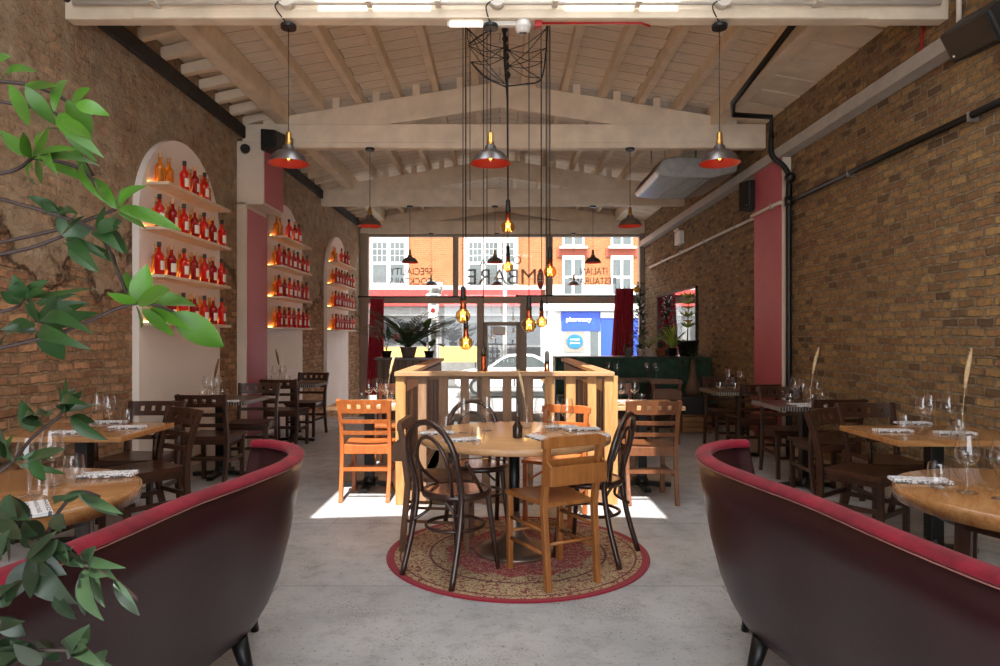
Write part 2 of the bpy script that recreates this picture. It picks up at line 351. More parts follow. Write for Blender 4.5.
# ---------- mesh building ----------
class MB:
    def __init__(s): s.v = []; s.f = []; s.sm = []
    def add(s, vs, fs, smooth=False, mtx=None):
        o = len(s.v)
        s.v += [tuple(mtx @ V(p)) if mtx else tuple(p) for p in vs]
        s.f += [tuple(i+o for i in f) for f in fs]; s.sm += [smooth]*len(fs)
        return s
    def box(s, c, size, mtx=None):
        x, y, z = c; a, b, d = size[0]/2, size[1]/2, size[2]/2
        vs = [(x+i*a, y+j*b, z+k*d) for k in (-1,1) for j in (-1,1) for i in (-1,1)]
        return s.add(vs, [(0,2,3,1),(4,5,7,6),(0,1,5,4),(2,6,7,3),(0,4,6,2),(1,3,7,5)], False, mtx)
    def bb(s, x0, x1, y0, y1, z0, z1):
        return s.box(((x0+x1)/2, (y0+y1)/2, (z0+z1)/2), (abs(x1-x0), abs(y1-y0), abs(z1-z0)))
    def beam(s, p0, p1, w, h, up=(0,0,1)):
        p0, p1 = V(p0), V(p1); d = (p1-p0); L = d.length; d.normalize()
        sd = d.cross(V(up)); 
        if sd.length < 1e-4: sd = d.cross(V((1,0,0)))
        sd.normalize(); u = sd.cross(d)
        vs = []
        for q in (p0, p1):
            for i, j in ((-1,-1),(1,-1),(1,1),(-1,1)): vs.append(q+sd*(i*w/2)+u*(j*h/2))
        return s.add(vs, [(0,1,2,3)[::-1],(4,5,6,7),(0,1,5,4),(1,2,6,5),(2,3,7,6),(3,0,4,7)])
    def tube(s, pts, r, n=10, cap=True, smooth=True, closed=False):
        pts = [V(p) for p in pts]; m = len(pts)
        rs = r if isinstance(r, (list, tuple)) else [r]*m
        tg = []
        for i in range(m):
            if closed: a, b = pts[(i-1) % m], pts[(i+1) % m]
            else: a, b = pts[max(i-1,0)], pts[min(i+1,m-1)]
            tg.append((b-a).normalized())
        u = tg[0].cross(V((0,0,1)))
        if u.length < 1e-3: u = tg[0].cross(V((0,1,0)))
        u.normalize(); vs = []
        for i in range(m):
            if i:
                u = u-tg[i]*u.dot(tg[i])
                if u.length < 1e-6: u = tg[i].orthogonal()
                u.normalize()
            w = tg[i].cross(u)
            for k in range(n):
                a = 2*PI*k/n; vs.append(pts[i]+(u*math.cos(a)+w*math.sin(a))*rs[i])
        fs = []
        for i in range(m if closed else m-1):
            j = (i+1) % m
            for k in range(n): fs.append((i*n+k, i*n+(k+1) % n, j*n+(k+1) % n, j*n+k))
        s.add(vs, fs, smooth)
        if cap and not closed:
            s.add(vs[:n], [tuple(range(n))[::-1]]); s.add(vs[-n:], [tuple(range(n))])
        return s
    def cyl(s, p0, p1, r0, r1=None, n=14): return s.tube([p0, p1], [r0, r0 if r1 is None else r1], n)
    def lathe(s, prof, n=20, c=(0,0,0), smooth=True, arc=None):
        vs = []; fs = []; m = len(prof)
        for r, z in prof:
            for k in range(n):
                a = 2*PI*k/n; vs.append((c[0]+r*math.cos(a), c[1]+r*math.sin(a), c[2]+z))
        for i in range(m-1):
            for k in range(n): fs.append((i*n+k, i*n+(k+1) % n, (i+1)*n+(k+1) % n, (i+1)*n+k))
        s.add(vs, fs, smooth)
        if prof[0][0] > 1e-4: s.add(vs[:n], [tuple(range(n))[::-1]])
        if prof[-1][0] > 1e-4: s.add(vs[-n:], [tuple(range(n))])
        return s
    def open_lathe(s, prof, n=20, c=(0,0,0)):
        vs = []; fs = []; m = len(prof)
        for r, z in prof:
            for k in range(n):
                a = 2*PI*k/n; vs.append((c[0]+r*math.cos(a), c[1]+r*math.sin(a), c[2]+z))
        for i in range(m-1):
            for k in range(n): fs.append((i*n+k, i*n+(k+1) % n, (i+1)*n+(k+1) % n, (i+1)*n+k))
        return s.add(vs, fs, True)
    def sphere(s, c, r, n=14, m=9, sz=1.0):
        prof = [(max(1e-5, r*math.sin(PI*i/m)), -r*sz*math.cos(PI*i/m)) for i in range(m+1)]
        return s.lathe(prof, n, c)
    def prism(s, poly, a0, a1, axis='y', smooth=False):
        n = len(poly)
        def mk(p, a): return {'y': (p[0], a, p[1]), 'x': (a, p[0], p[1]), 'z': (p[0], p[1], a)}[axis]
        vs = [mk(p, a0) for p in poly]+[mk(p, a1) for p in poly]
        s.add(vs, [tuple(range(n)), tuple(range(2*n-1, n-1, -1))])
        s.add(vs, [(i, i+n, (i+1) % n+n, (i+1) % n) for i in range(n)], smooth)
        return s
    def build(s, name, mat, parent=None, loc=None, bevel=0.0, label=None, fix=True):
        me = bpy.data.meshes.new(name); me.from_pydata(s.v, [], s.f)
        me.polygons.foreach_set('use_smooth', s.sm)
        if fix:
            import bmesh
            bm = bmesh.new(); bm.from_mesh(me); bmesh.ops.remove_doubles(bm, verts=bm.verts, dist=1e-5)
            bmesh.ops.recalc_face_normals(bm, faces=bm.faces); bm.to_mesh(me); bm.free()
        me.materials.append(M[mat] if isinstance(mat, str) else mat); me.update()
        o = bpy.data.objects.new(name, me); COL.objects.link(o)
        if parent: o.parent = parent
        if loc: o.location = loc
        if label: o['label'] = label
        if bevel:
            b = o.modifiers.new('bevel', 'BEVEL'); b.width = bevel; b.segments = 2; b.limit_method = 'ANGLE'; b.angle_limit = .7
        return o
def spline(pts, k=8):
    pts = [V(p) for p in pts]; out = []
    for i in range(len(pts)-1):
        p0 = pts[max(i-1,0)]; p1 = pts[i]; p2 = pts[i+1]; p3 = pts[min(i+2, len(pts)-1)]
        for j in range(k):
            t = j/k
            out.append(.5*((2*p1)+(p2-p0)*t+(2*p0-5*p1+4*p2-p3)*t*t+(3*p1-p0-3*p2+p3)*t**3))
    out.append(pts[-1]); return out
def tag(o, label, cat, group=None, kind=None):
    o['label'] = label; o['category'] = cat
    if group: o['group'] = group
    if kind: o['kind'] = kind
    return o
def thing(name, label, cat, loc=(0,0,0), rz=0, group=None):
    o = bpy.data.objects.new(name, None); COL.objects.link(o); o.location = loc; o.rotation_euler = (0,0,rz)
    o.empty_display_size = .1
    return tag(o, label, cat, group)
def struct(o): o['kind'] = 'structure'; return o
def kids(o): return [c for c in bpy.data.objects if c.parent == o]
KID = {}
def dup(root, loc, rz=0, label=None, group=None, sc=None):
    if root.name not in KID: KID[root.name] = [(c, kids(c)) for c in kids(root)]
    r = root.copy(); COL.objects.link(r); r.location = loc; r.rotation_euler = (0,0,rz)
    if label: r['label'] = label
    if group: r['group'] = group
    if sc: r.scale = sc
    for c, gs in KID[root.name]:
        d = c.copy(); COL.objects.link(d); d.parent = r
        for g in gs:
            e = g.copy(); COL.objects.link(e); e.parent = d
    return r
class Kind:
    """first placement moves the prototype itself, later ones copy it"""
    def __init__(s, proto): s.p = proto; s.used = False
    def put(s, loc, rz, label, group=None, sc=None):
        if not s.used:
            s.used = True; s.p.location = loc; s.p.rotation_euler = (0,0,rz); s.p['label'] = label
            if group: s.p['group'] = group
            if sc: s.p.scale = sc
            KID[s.p.name] = [(c, kids(c)) for c in kids(s.p)]
            return s.p
        return dup(s.p, loc, rz, label, group, sc)
def face(fx, fy): return math.atan2(-fx, fy)      # things face local +Y
ORD = ['first','second','third','fourth','fifth','sixth','seventh','eighth','ninth']
EXPO = 0.95
# =====================================================================
# camera, world, sun
# =====================================================================
cam = bpy.data.cameras.new('camera'); co = bpy.data.objects.new('camera', cam); COL.objects.link(co)
co.location = (0, 0, CH); co.rotation_euler = (PI/2, 0, 0)
cam.sensor_width = 36; cam.lens = 24; cam.shift_y = .003; cam.clip_start = .05; cam.clip_end = 300
S.camera = co
w = bpy.data.worlds.new('sky'); S.world = w; w.use_nodes = True
bg = w.node_tree.nodes['Background']; bg.inputs[0].default_value = (.90,.95,1,1); bg.inputs[1].default_value = 3.3
sun = bpy.data.lights.new('sun', 'SUN'); sun.energy = 7.0; sun.angle = .009; sun.color = (1,.95,.88)
so = bpy.data.objects.new('sun', sun); COL.objects.link(so); so.location = (0,-10,20)
so.rotation_euler = V((-.03, 1, -1.6)).to_track_quat('-Z', 'Y').to_euler()
vs_ = S.view_settings; vs_.view_transform = 'Standard'; vs_.look = 'None'; vs_.gamma = 1; vs_.use_curve_mapping = False
vs_.exposure = EXPO
S.display_settings.display_device = 'sRGB'
S.cycles.use_denoising = True; S.cycles.max_bounces = 10; S.cycles.transparent_max_bounces = 24
S.cycles.diffuse_bounces = 6; S.cycles.glossy_bounces = 4; S.cycles.transmission_bounces = 6
S.cycles.caustics_reflective = False; S.cycles.caustics_refractive = False; S.cycles.sample_clamp_indirect = 6

# =====================================================================
# room shell
# =====================================================================
XL, XR, YB, YF = -3.2, 3.3, -4.0, 15.35
SX0, SX1, SY0, SY1 = -.76, .83, 5.42, 11.0
LOW = -.6
f = MB()
f.bb(XL, XR, YB, SY0, -.2, 0); f.bb(XL, SX0, SY0, SY1, -.2, 0); f.bb(SX1, XR, SY0, SY1, -.2, 0)
struct(f.build('floor', 'painted_concrete'))
f = MB(); f.bb(XL, XR, SY0, YF, LOW-.2, LOW)
struct(f.build('floor_entrance', 'painted_concrete'))
f = MB()
for k in range(3): f.bb(SX0, SX1, SY0, SY0+.9-.28*k, LOW, LOW+.15*(k+1))
f.bb(SX0-.05, SX0, SY0, SY1, LOW, -.005); f.bb(SX1, SX1+.05, SY0, SY1, LOW, -.005); f.bb(SX0, SX1, SY0-.05, SY0, LOW, -.005)
struct(f.build('trim_1', 'steel_grey'))
f = MB(); f.bb(XL, SX0, SY1, SY1+.04, LOW, .012); f.bb(SX1, XR, SY1, SY1+.04, LOW, .012)
struct(f.build('trim_2', 'cream_paint'))
f = MB(); f.bb(XL-.3, XL, YB, YF+.2, LOW-.2, 4.35); struct(f.build('wall_left', 'rubble_brick'))
f = MB(); f.bb(XR, XR+.3, YB, YF+.2, LOW-.2, 4.35); struct(f.build('wall_right', 'stock_brick'))
f = MB(); f.bb(XL, XL+.025, 3.0, 8.1, 0, .1); f.bb(XL, XL+.025, 8.8, SY1, 0, .1); struct(f.build('baseboard_left', 'plaster'))
f = MB(); f.bb(XR-.025, XR, 3.0, 7.55, 0, .1); f.bb(XR-.025, XR, 8.37, SY1, 0, .1); struct(f.build('baseboard_right', 'plaster'))
# rear wall behind the camera: unseen wide opening added for sky fill light
f = MB(); f.bb(XL, -2.9, YB-.2, YB, -.2, 4.6); f.bb(2.9, XR, YB-.2, YB, -.2, 4.6); f.bb(-2.9, 2.9, YB-.2, YB, 3.5, 4.7)
struct(f.build('wall_back', 'plaster'))
# pilasters
f = MB(); f.bb(XL, -3.08, 8.1, 8.8, 0, 2.98); f.bb(XL, -2.87, 8.1, 8.8, 2.95, 3.72); struct(f.build('pillar_left', 'plaster', bevel=.006))
f = MB(); f.bb(-3.08, -3.072, 8.12, 8.8, .1, 2.9); f.bb(-2.87, -2.862, 8.12, 8.8, 2.98, 3.7); struct(f.build('pillar_left_face', 'pink_paint'))
f = MB(); f.bb(3.2, XR, 7.55, 8.37, 0, 3.38); struct(f.build('pillar_right', 'plaster', bevel=.006))
f = MB(); f.bb(3.192, 3.2, 7.57, 8.37, .1, 3.38); struct(f.build('pillar_right_face', 'pink_paint'))
f = MB(); f.bb(3.18, 3.2, 7.53, 8.39, 0, .1); struct(f.build('baseboard_pillar', 'plaster'))

# roof: two slopes of boards with two skylight openings in the near bay
PIT = .164; ZR = 4.66
def zr(x): return ZR-PIT*abs(x)
f = MB()
xs = [0, .46, .6, 1.35, 2.75]; ys = [YB-.2, -3.7, -1.15, 2.06, 4.86, YF+.3]
for sg in (-1, 1):
    for i in range(4):
        for j in range(5):
            if (i in (1, 2) and j == 3) or (i in (0, 1) and j == 1): continue  # the ridge gap behind the camera is unseen, added for fill light
            x0, x1 = sg*xs[i], sg*xs[i+1]
            vs = [(x0,ys[j],zr(x0)),(x1,ys[j],zr(x1)),(x1,ys[j+1],zr(x1)),(x0,ys[j+1],zr(x0))]
            vs += [(a,b,c+.05) for a,b,c in vs]
            f.add(vs, [(0,1,2,3),(7,6,5,4),(0,4,5,1),(1,5,6,2),(2,6,7,3),(3,7,4,0)])
for sg, xw in ((-1, XL-.3), (1, XR+.3)):
    x0, x1 = sg*2.75, xw
    vs = [(x0,ys[0],4.17),(x1,ys[0],4.08),(x1,ys[-1],4.08),(x0,ys[-1],4.17)]; vs += [(a,b,c+.12) for a,b,c in vs]
    f.add(vs, [(0,1,2,3),(7,6,5,4),(0,4,5,1),(1,5,6,2),(2,6,7,3),(3,7,4,0)])
struct(f.build('ceiling', 'whitewashed_planks'))
for i, sg in enumerate((-1, 1)):
    x0, x1 = sg*.46, sg*1.35
    f = MB()
    for a, b in (((x0,2.06),(x0,4.86)), ((x1,2.06),(x1,4.86)), ((x0,2.06),(x1,2.06)), ((x0,4.86),(x1,4.86))):
        f.beam((a[0],a[1],zr(a[0])+.06), (b[0],b[1],zr(b[0])+.06), .06, .12)
    wf = struct(f.build('window_skylight' if i == 0 else 'window_skylight.001', 'cream_paint'))
    g = MB(); vs = [(x0,2.06,zr(x0)+.08),(x1,2.06,zr(x1)+.08),(x1,4.86,zr(x1)+.08),(x0,4.86,zr(x0)+.08)]
    g.add(vs, [(0,1,2,3)]); g.build('pane', 'window_glass', wf)
# purlins (run along the room), with the wall plates outside them
k = 0
for x in (-2.22, -1.75, -1.28, -.8, -.3, .3, .8, 1.28, 1.75, 2.22):
    f = MB()
    segs = [(YB, -3.72), (-1.13, YF)] if abs(x) < .5 else ([(YB, YF)] if not (.46 < abs(x) < 1.36) else [(YB, 2.0), (4.92, YF)])
    for a, b in segs: f.bb(x-.04, x+.04, a, b, zr(x)-.13, zr(x)+.005)
    k += 1; struct(f.build('ceiling_purlin_%d' % k, 'beam_paint', bevel=.005))
for nm, sg in (('left', -1), ('right', 1)):
    f = MB(); f.bb(sg*2.62, sg*2.78, YB, YF, 3.98, 4.22); struct(f.build('ceiling_plate_'+nm, 'beam_paint', bevel=.01))
    f = MB(); y = YB+.3; xw = XL if sg < 0 else XR
    while y < YF:
        if sg < 0: f.beam((sg*2.7, y, 4.13), (xw, y+.02, 4.02), .075, .10); y += .40
        else: f.beam((sg*2.7, y, 4.10), (xw, y+.01, 4.03-.03*(int(y*5) % 2)), .36, .04); f.beam((sg*2.7, y+.2, 4.13), (xw, y+.2, 4.06), .09, .06); y += .40
    struct(f.build('ceiling_joists_'+nm, 'beam_paint'))
    if sg < 0: f = MB(); f.bb(xw, xw-sg*.045, YB, YF, 3.80, 3.96); struct(f.build('wall_plate_'+nm, 'soot', bevel=.02))
# trusses
for i, yt in enumerate((4.90, 8.27, 11.9, 15.2)):
    f = MB(); f.bb(XL, XR, yt, yt+.11, 3.68, 3.98)
    f.bb(-2.7, 2.7, yt-.015, yt, 3.68, 3.75)
    top = [(-2.95, 4.04), (0, 4.52), (2.95, 4.04)]; bot = [(2.95, 3.74), (0, 4.2), (-2.95, 3.74)]
    f.prism(top+bot, yt+.02, yt+.10, 'y')
    struct(f.build('ceiling_truss_%d' % (i+1), 'beam_paint', bevel=.008))
    if i in (1, 2, 3):
        f = MB()
        for x in (-2.0, -1.5, -1.0, -.45, .45, 1.0, 1.5, 2.0):
            f.bb(x-.09, x-.0, yt+.035, yt+.085, zr(x)-.2, zr(x)-.01)
        struct(f.build('ceiling_blocks_%d' % (i+1), 'beam_paint'))

f = MB(); f.prism([(XL,3.72),(XR,3.72),(XR,4.2),(0,4.72),(XL,4.2)], YF+.0, YF+.15, 'y'); struct(f.build('wall_front', 'plaster'))
# steel flat beam along the right wall
f = MB(); f.bb(XR-.1, XR, 2.6, YF, 3.40, 3.52); f.bb(XR-.13, XR, 2.6, YF, 3.385, 3.40)
struct(f.build('trim_3', 'steel_grey'))

# =====================================================================
# shop front at the street end
# =====================================================================
YW = 15.3
def wx(px): return (px-500)/F*YW
def wz(py): return CH-(py-HZ)/F*YW
f = MB()
f.bb(XL, wx(369), YW-.1, YW+.1, LOW, 3.7); f.bb(wx(639), XR, YW-.1, YW+.1, LOW, 3.7)
f.bb(XL, XR, YW-.09, YW+.09, wz(303.5), wz(296.5))
f.bb(XL, XR, YW-.08, YW+.08, 3.62, 3.72)
f.bb(wx(453), wx(458.5), YW-.07, YW+.07, wz(297), 3.65); f.bb(wx(545.5), wx(552.5), YW-.07, YW+.07, wz(297), 3.65)
f.bb(wx(477), wx(484), YW-.07, YW+.07, LOW, wz(303)); f.bb(wx(520), wx(526.5), YW-.07, YW+.07, LOW, wz(303))
f.bb(XL, wx(478), YW-.08, YW+.08, LOW, -.42); f.bb(wx(526), XR, YW-.08, YW+.08, LOW, -.42)
win = struct(f.build('window_1', 'frame_taupe', bevel=.006))
for a, b, z0, z1 in ((XL+.35, wx(477), -.42, wz(303)), (wx(526.5), XR-.1, -.42, wz(303)), (wx(369), wx(453), wz(297), 3.62), (wx(458.5), wx(545.5), wz(297), 3.62), (wx(552.5), wx(639), wz(297), 3.62)):
    g = MB(); g.bb(a, b, YW-.006, YW+.006, z0, z1); g.build('pane', 'window_glass', win)
f = MB(); xa, xb = wx(484), wx(520)
f.bb(xa, xa+.09, YW-.03, YW+.03, LOW, wz(324)); f.bb(xb-.09, xb, YW-.03, YW+.03, LOW, wz(324)); f.bb(xa, xb, YW-.03, YW+.03, wz(324)-.04, wz(324)+.05); f.bb(xa, xb, YW-.03, YW+.03, LOW, LOW+.22)
door = struct(f.build('door_1', 'frame_taupe', bevel=.004))
g = MB(); g.bb(xa+.09, xb-.09, YW-.006, YW+.006, LOW+.22, wz(324)-.04); g.build('pane', 'window_glass', door)
g = MB(); g.bb(xa, xb, YW-.006, YW+.006, wz(324)+.05, wz(303)); g.build('pane', 'window_glass', door)
g = MB(); g.cyl((xb-.13, YW-.08, .2), (xb-.13, YW-.08, .55), .014); g.build('door_handle', 'brass', door)
g = MB(); g.bb(wx(493), wx(505.5), YW-.012, YW-.007, wz(335), wz(326.5)); nb = g.build('notice', 'white_plastic', door)
g = MB(); g.bb(wx(493.6), wx(505), YW-.014, YW-.012, wz(334.8), wz(334)); g.build('notice_line', 'red_plastic', nb)
def lettering(txt, px_right, py_mid, h_px, mat, width_px=None, bold=0.0, parent=None):
    """reads from the street, so it is mirrored in here; px_right = where the first letter starts"""
    c = bpy.data.curves.new('lettering', 'FONT'); c.body = txt; c.size = 1; c.extrude = .004; c.align_x = 'LEFT'; c.offset = bold
    o = bpy.data.objects.new('lettering', c)
    COL.objects.link(o); dg = bpy.context.evaluated_depsgraph_get(); dg.update()
    me = bpy.data.meshes.new_from_object(o.evaluated_get(dg)); bpy.data.objects.remove(o)
    xs = [v.co.x for v in me.vertices]; ys_ = [v.co.y for v in me.vertices]
    x0, x1, y0, y1 = min(xs), max(xs), min(ys_), max(ys_)
    H = h_px/F*YW; sy = H/(y1-y0); sx = sy if not width_px else (width_px/F*YW)/(x1-x0)
    for v in me.vertices:
        lx, ly, lz = (v.co.x-x0)*sx, (v.co.y-(y0+y1)/2)*sy, v.co.z
        v.co = (wx(px_right)-lx, YW+.02+lz, wz(py_mid)+ly)
    me.flip_normals(); me.materials.append(M[mat])
    ob = bpy.data.objects.new('lettering', me); COL.objects.link(ob); ob.parent = parent
    return ob
lettering('SPECIALITY', 432.5, 271.3, 7, 'sign_grey', 43, .004, win)
lettering('COCKTAILS', 432.5, 281.3, 7, 'sign_grey', 43, .004, win)
lettering('ITALIAN', 607.5, 271, 7, 'sign_grey', 27, .004, win)
lettering('RESTAURANT', 616, 281, 7, 'sign_grey', 47, .004, win)
lettering('MBARE', 536, 276.5, 15, 'sign_grey', 69, 0.0, win)
lettering('O', 521.5, 260, 8, 'sign_grey', None, .004, win)
lettering('A', 486.5, 262, 7, 'sign_grey', None, .004, win)
f = MB(); f.prism([(wx(540.5)+.08*math.cos(a), wz(279)+.24*math.sin(a)) for a in [2*PI*i/20 for i in range(20)]], YW+.02, YW+.028, 'y'); f.build('emblem', 'awning_red', win)
f = MB()
for q in range(4): f.bb(wx(538.6), wx(542.4), YW+.012, YW+.02, wz(272+2.6*q), wz(273.2+2.6*q))
f.build('emblem_lines', 'white_plastic', win)

# =====================================================================
# street outside
# =====================================================================
YS = 26.0
def sx(px): return (px-500)/F*YS
def sz(py): return CH-(py-HZ)/F*YS
def SB(mb, x0, x1, y0, y1, d0, d1): mb.bb(sx(x0), sx(x1), YS-d1, YS-d0, sz(y1), sz(y0)); return mb
f = MB(); f.bb(-30, 30, YW+2.0, YS-2.3, -.95, -.78); tag(f.build('street_road', 'road'), 'grey tarmac road outside the shop window', 'road', kind='structure')
f = MB(); f.bb(-30, 30, YW+.1, YW+2.0, -.95, -.62); f.bb(-30, 30, YS-2.3, YS+.2, -.95, -.68); tag(f.build('street_pavement', 'pavement'), 'pale pavements along both sides of the street', 'pavement', kind='structure')
bl = thing('brick_building', 'orange brick building with big white sash windows and red awning fascia across the street', 'building', (0,YS,-.7))
def bpart(mb, name, mat, par, **k):
    o = mb.build(name, mat, par, **k); o.matrix_parent_inverse = Matrix.Translation(par.location).inverted(); return o
WT = sz(150)
bpart(MB().bb(-26, sx(545), YS, YS+1, -.7, WT), 'facade', 'orange_brick', bl)
for a, b, py0, py1 in ((368, 409, 238, 287), (464, 518, 238, 290), (270, 330, 238, 287)):
    m = MB(); SB(m, a, b, py0, py1, 0, .12); fr = bpart(m, 'window', 'white_paint', bl)
    m = MB(); n = 2 if b-a < 50 else 3; wd = (b-a-6)/n
    for q in range(n):
        x0 = a+4+q*wd+1; x1 = x0+wd-3.2
        for r in range(3):
            for s_ in range(3): SB(m, x0+(x1-x0)*s_/3+.3, x0+(x1-x0)*(s_+1)/3-.3, py0+5+6.6*r, py0+5+6.6*r+5.8, .12, .13)
        SB(m, x0+.5, x1-.3, py0+27, py1-4, .12, .13)
    c = m.build('sash_panes', 'sash_glass', fr)
bpart(SB(MB(), 250, 545, 286, 290, 0, .2), 'string_course', 'white_paint', bl)
bpart(SB(MB(), 250, 541, 290.5, 306.5, .0, .5), 'awning', 'awning_red', bl)
bpart(SB(MB(), 330, 541, 306.5, 316, 0, .3), 'fascia', 'shop_grey', bl)
bpart(SB(MB(), 330, 541, 316, 396, 0, .06), 'shopfront', 'shop_grey', bl)
m = MB()
for a, b in ((384, 397), (400, 428), (442, 462), (464, 478), (486, 503), (505, 518), (523, 540)): SB(m, a, b, 323, 345, .06, .09)
for a, b in ((486, 500), (505, 519), (524, 540)): SB(m, a, b, 347, 378, .06, .09)
bpart(m, 'shop_windows', 'shop_dark', bl)
bpart(SB(MB(), 384, 430, 347, 360, .06, .1), 'lower_panel', 'yellow_sign', bl)
for cx, cy in ((404, 333), (396, 337)): bpart(SB(MB(), cx-2.5, cx+2.5, cy-2.5, cy+2.5, .09, .11), 'window_poster', 'awning_red', bl)
br = thing('pharmacy_building', 'orange brick building above white and blue pharmacy shopfront across the street', 'building', (sx(600),YS,-.7))
bpart(MB().bb(sx(545), 26, YS, YS+1, -.7, WT), 'facade', 'orange_brick', br)
for a in (562, 610.5, 660):
    m = MB(); SB(m, a, a+22, 236-14, 247, 0, .1); SB(m, a-3, a+25, 247, 249, 0, .25); w1 = bpart(m, 'upper_window', 'white_paint', br)
    m = MB(); SB(m, a+2, a+10, 224, 244.5, .1, .11); SB(m, a+12, a+20, 224, 244.5, .1, .11); m.build('sash_panes', 'sash_glass', w1)
    bpart(SB(MB(), a-5, a+27, 249, 257, 0, .06), 'brick_band', 'brick_red', br)
    m = MB(); SB(m, a, a+22, 256, 296, 0, .12); w1 = bpart(m, 'window', 'white_paint', br)
    m = MB()
    for q in (0, 1):
        for y0, y1 in ((260, 276), (278.5, 294)): SB(m, a+2+q*10, a+9.5+q*10, y0, y1, .12, .13)
    m.build('sash_panes', 'sash_glass', w1)
bpart(SB(MB(), 545, 700, 285, 297, 0, .08), 'render_band', 'white_paint', br)
bpart(SB(MB(), 541, 700, 302, 311, 0, .3), 'cornice', 'white_paint', br)
bpart(SB(MB(), 541, 700, 311, 396, 0, .05), 'shopfront', 'white_paint', br)
bpart(SB(MB(), 561, 600, 311.5, 331, .05, .1), 'fascia_panel', 'blue_paint', br)
bpart(SB(MB(), 590, 598, 328, 358, .05, .08), 'side_window', 'sash_glass', br)
bpart(SB(MB(), 600, 642, 312.5, 318, .05, .16), 'door_canopy', 'white_paint', br)
bpart(SB(MB(), 600.5, 640, 317, 396, .05, .11), 'roller_door', 'blue_paint', br)
bpart(SB(MB(), 564, 584, 332, 352, .05, .12), 'sign_board', 'pot_grey', br)
m = MB(); m.prism([(sx(574.5)+.31*math.cos(a), sz(341.5)+.27*math.sin(a)) for a in [2*PI*i/24 for i in range(24)]], YS-.15, YS-.12, 'y'); bpart(m, 'round_sign', 'blue_sign', br)
def street_text(txt, px, py, h_px, mat, par, d, w_px=None):
    c = bpy.data.curves.new('lettering', 'FONT'); c.body = txt; c.size = 1; c.extrude = .01; c.align_x = 'LEFT'; c.offset = .012
    o = bpy.data.objects.new('lettering', c); COL.objects.link(o); dg = bpy.context.evaluated_depsgraph_get(); dg.update()
    me = bpy.data.meshes.new_from_object(o.evaluated_get(dg)); bpy.data.objects.remove(o)
    xs_ = [v.co.x for v in me.vertices]; ys_ = [v.co.y for v in me.vertices]; x0, x1, y0, y1 = min(xs_), max(xs_), min(ys_), max(ys_)
    sy = (h_px/F*YS)/(y1-y0); sc = (w_px/F*YS)/(x1-x0) if w_px else sy
    for v in me.vertices: v.co = (sx(px)+(v.co.x-x0)*sc, YS-d-v.co.z, sz(py)+(v.co.y-(y0+y1)/2)*sy)
    me.materials.append(M[mat]); ob = bpy.data.objects.new('lettering', me); COL.objects.link(ob); ob.parent = par
    ob.matrix_parent_inverse = Matrix.Translation(par.location).inverted(); return ob
street_text('pharmacy', 566, 320, 6, 'white_plastic', br, .11, 25)
street_text('midnight', 569.8, 339.6, 2.4, 'white_plastic', br, .16, 9.6)
street_text('pharmacy', 569.8, 343, 2.4, 'white_plastic', br, .16, 9.6)

# white car
CY = 22.6
def cx_(px): return (px-500)/F*CY
def cz_(py): return CH-(py-HZ)/F*CY
car = thing('car', 'white saloon car parked across the street, seen through the door glass', 'car', (cx_(512), CY, -.78))
prof = [(455,383),(455,377),(459,372.5),(476,369.5),(488,367.5),(500,359),(508,355),(520,353.8),(534,354.5),(544,359),(556,368),(566,370),(572,374),(573,384),(566,388),(556,388),(470,388),(458,387)]
m = MB(); m.prism([(cx_(a), cz_(b)) for a, b in prof], CY, CY+1.7, 'y'); bpart(m, 'body', 'car_white', car, bevel=.06)
m = MB(); m.prism([(cx_(a), cz_(b)) for a, b in ((491.5,367),(502,359.5),(509,356.6),(519,355.6),(519,367))], CY-.015, CY, 'y')
m.prism([(cx_(a), cz_(b)) for a, b in ((521,367),(521,355.6),(533,356.6),(541,360.5),(549,367))], CY-.015, CY, 'y'); bpart(m, 'side_window', 'sash_glass', car)
for q in (478, 551):
    m = MB(); m.cyl((cx_(q), CY-.03, cz_(386.5)), (cx_(q), CY+.2, cz_(386.5)), .3, n=20); wh = bpart(m, 'wheel', 'tyre', car)
    m = MB(); m.cyl((cx_(q), CY-.05, cz_(386.5)), (cx_(q), CY-.02, cz_(386.5)), .19, n=16); m.build('hubcap', 'galvanised', wh)
m = MB(); m.bb(cx_(455), cx_(462), CY-.02, CY, cz_(376.5), cz_(373.5)); bpart(m, 'headlight', 'galvanised', car)
m = MB()
for q in (513, 541): m.bb(cx_(q)-.07, cx_(q)+.07, CY-.03, CY, cz_(370.6), cz_(369.6))
bpart(m, 'door_handles', 'galvanised', car)
# steel flue pipe and notices just outside
PY = 17.5
fx = lambda px: (px-500)/F*PY
fz = lambda py: CH-(py-HZ)/F*PY
fl = thing('flue_pipe', 'silver ventilation pipe with domed elbow outside the left window', 'pipe', (fx(433), PY, -.62))
m = MB(); m.tube(spline([(fx(433.5),PY,-.62),(fx(433.5),PY,.6),(fx(433.5),PY,fz(302)),(fx(434),PY,fz(293)),(fx(438),PY,fz(288)),(fx(442),PY,fz(288))], 6), .15, 16)
bpart(m, 'duct', 'galvanised', fl)
m = MB(); m.lathe([(.17,0),(.21,.03),(.21,.12),(.17,.15)], 18, (fx(433.5),PY,fz(299))); m.lathe([(.2,0),(.22,.05),(.16,.16),(.05,.2)], 18, (fx(435),PY,fz(291))); bpart(m, 'collar', 'galvanised', fl)
m = MB(); m.bb(fx(430), fx(437.5), PY-.19, PY-.17, fz(320), fz(306)); nt_ = bpart(m, 'notice', 'white_plastic', fl)
m = MB(); m.cyl((fx(433.8),PY-.2,fz(310.5)), (fx(433.8),PY-.19,fz(310.5)), .06); m.build('notice_dot', 'red_plastic', nt_)
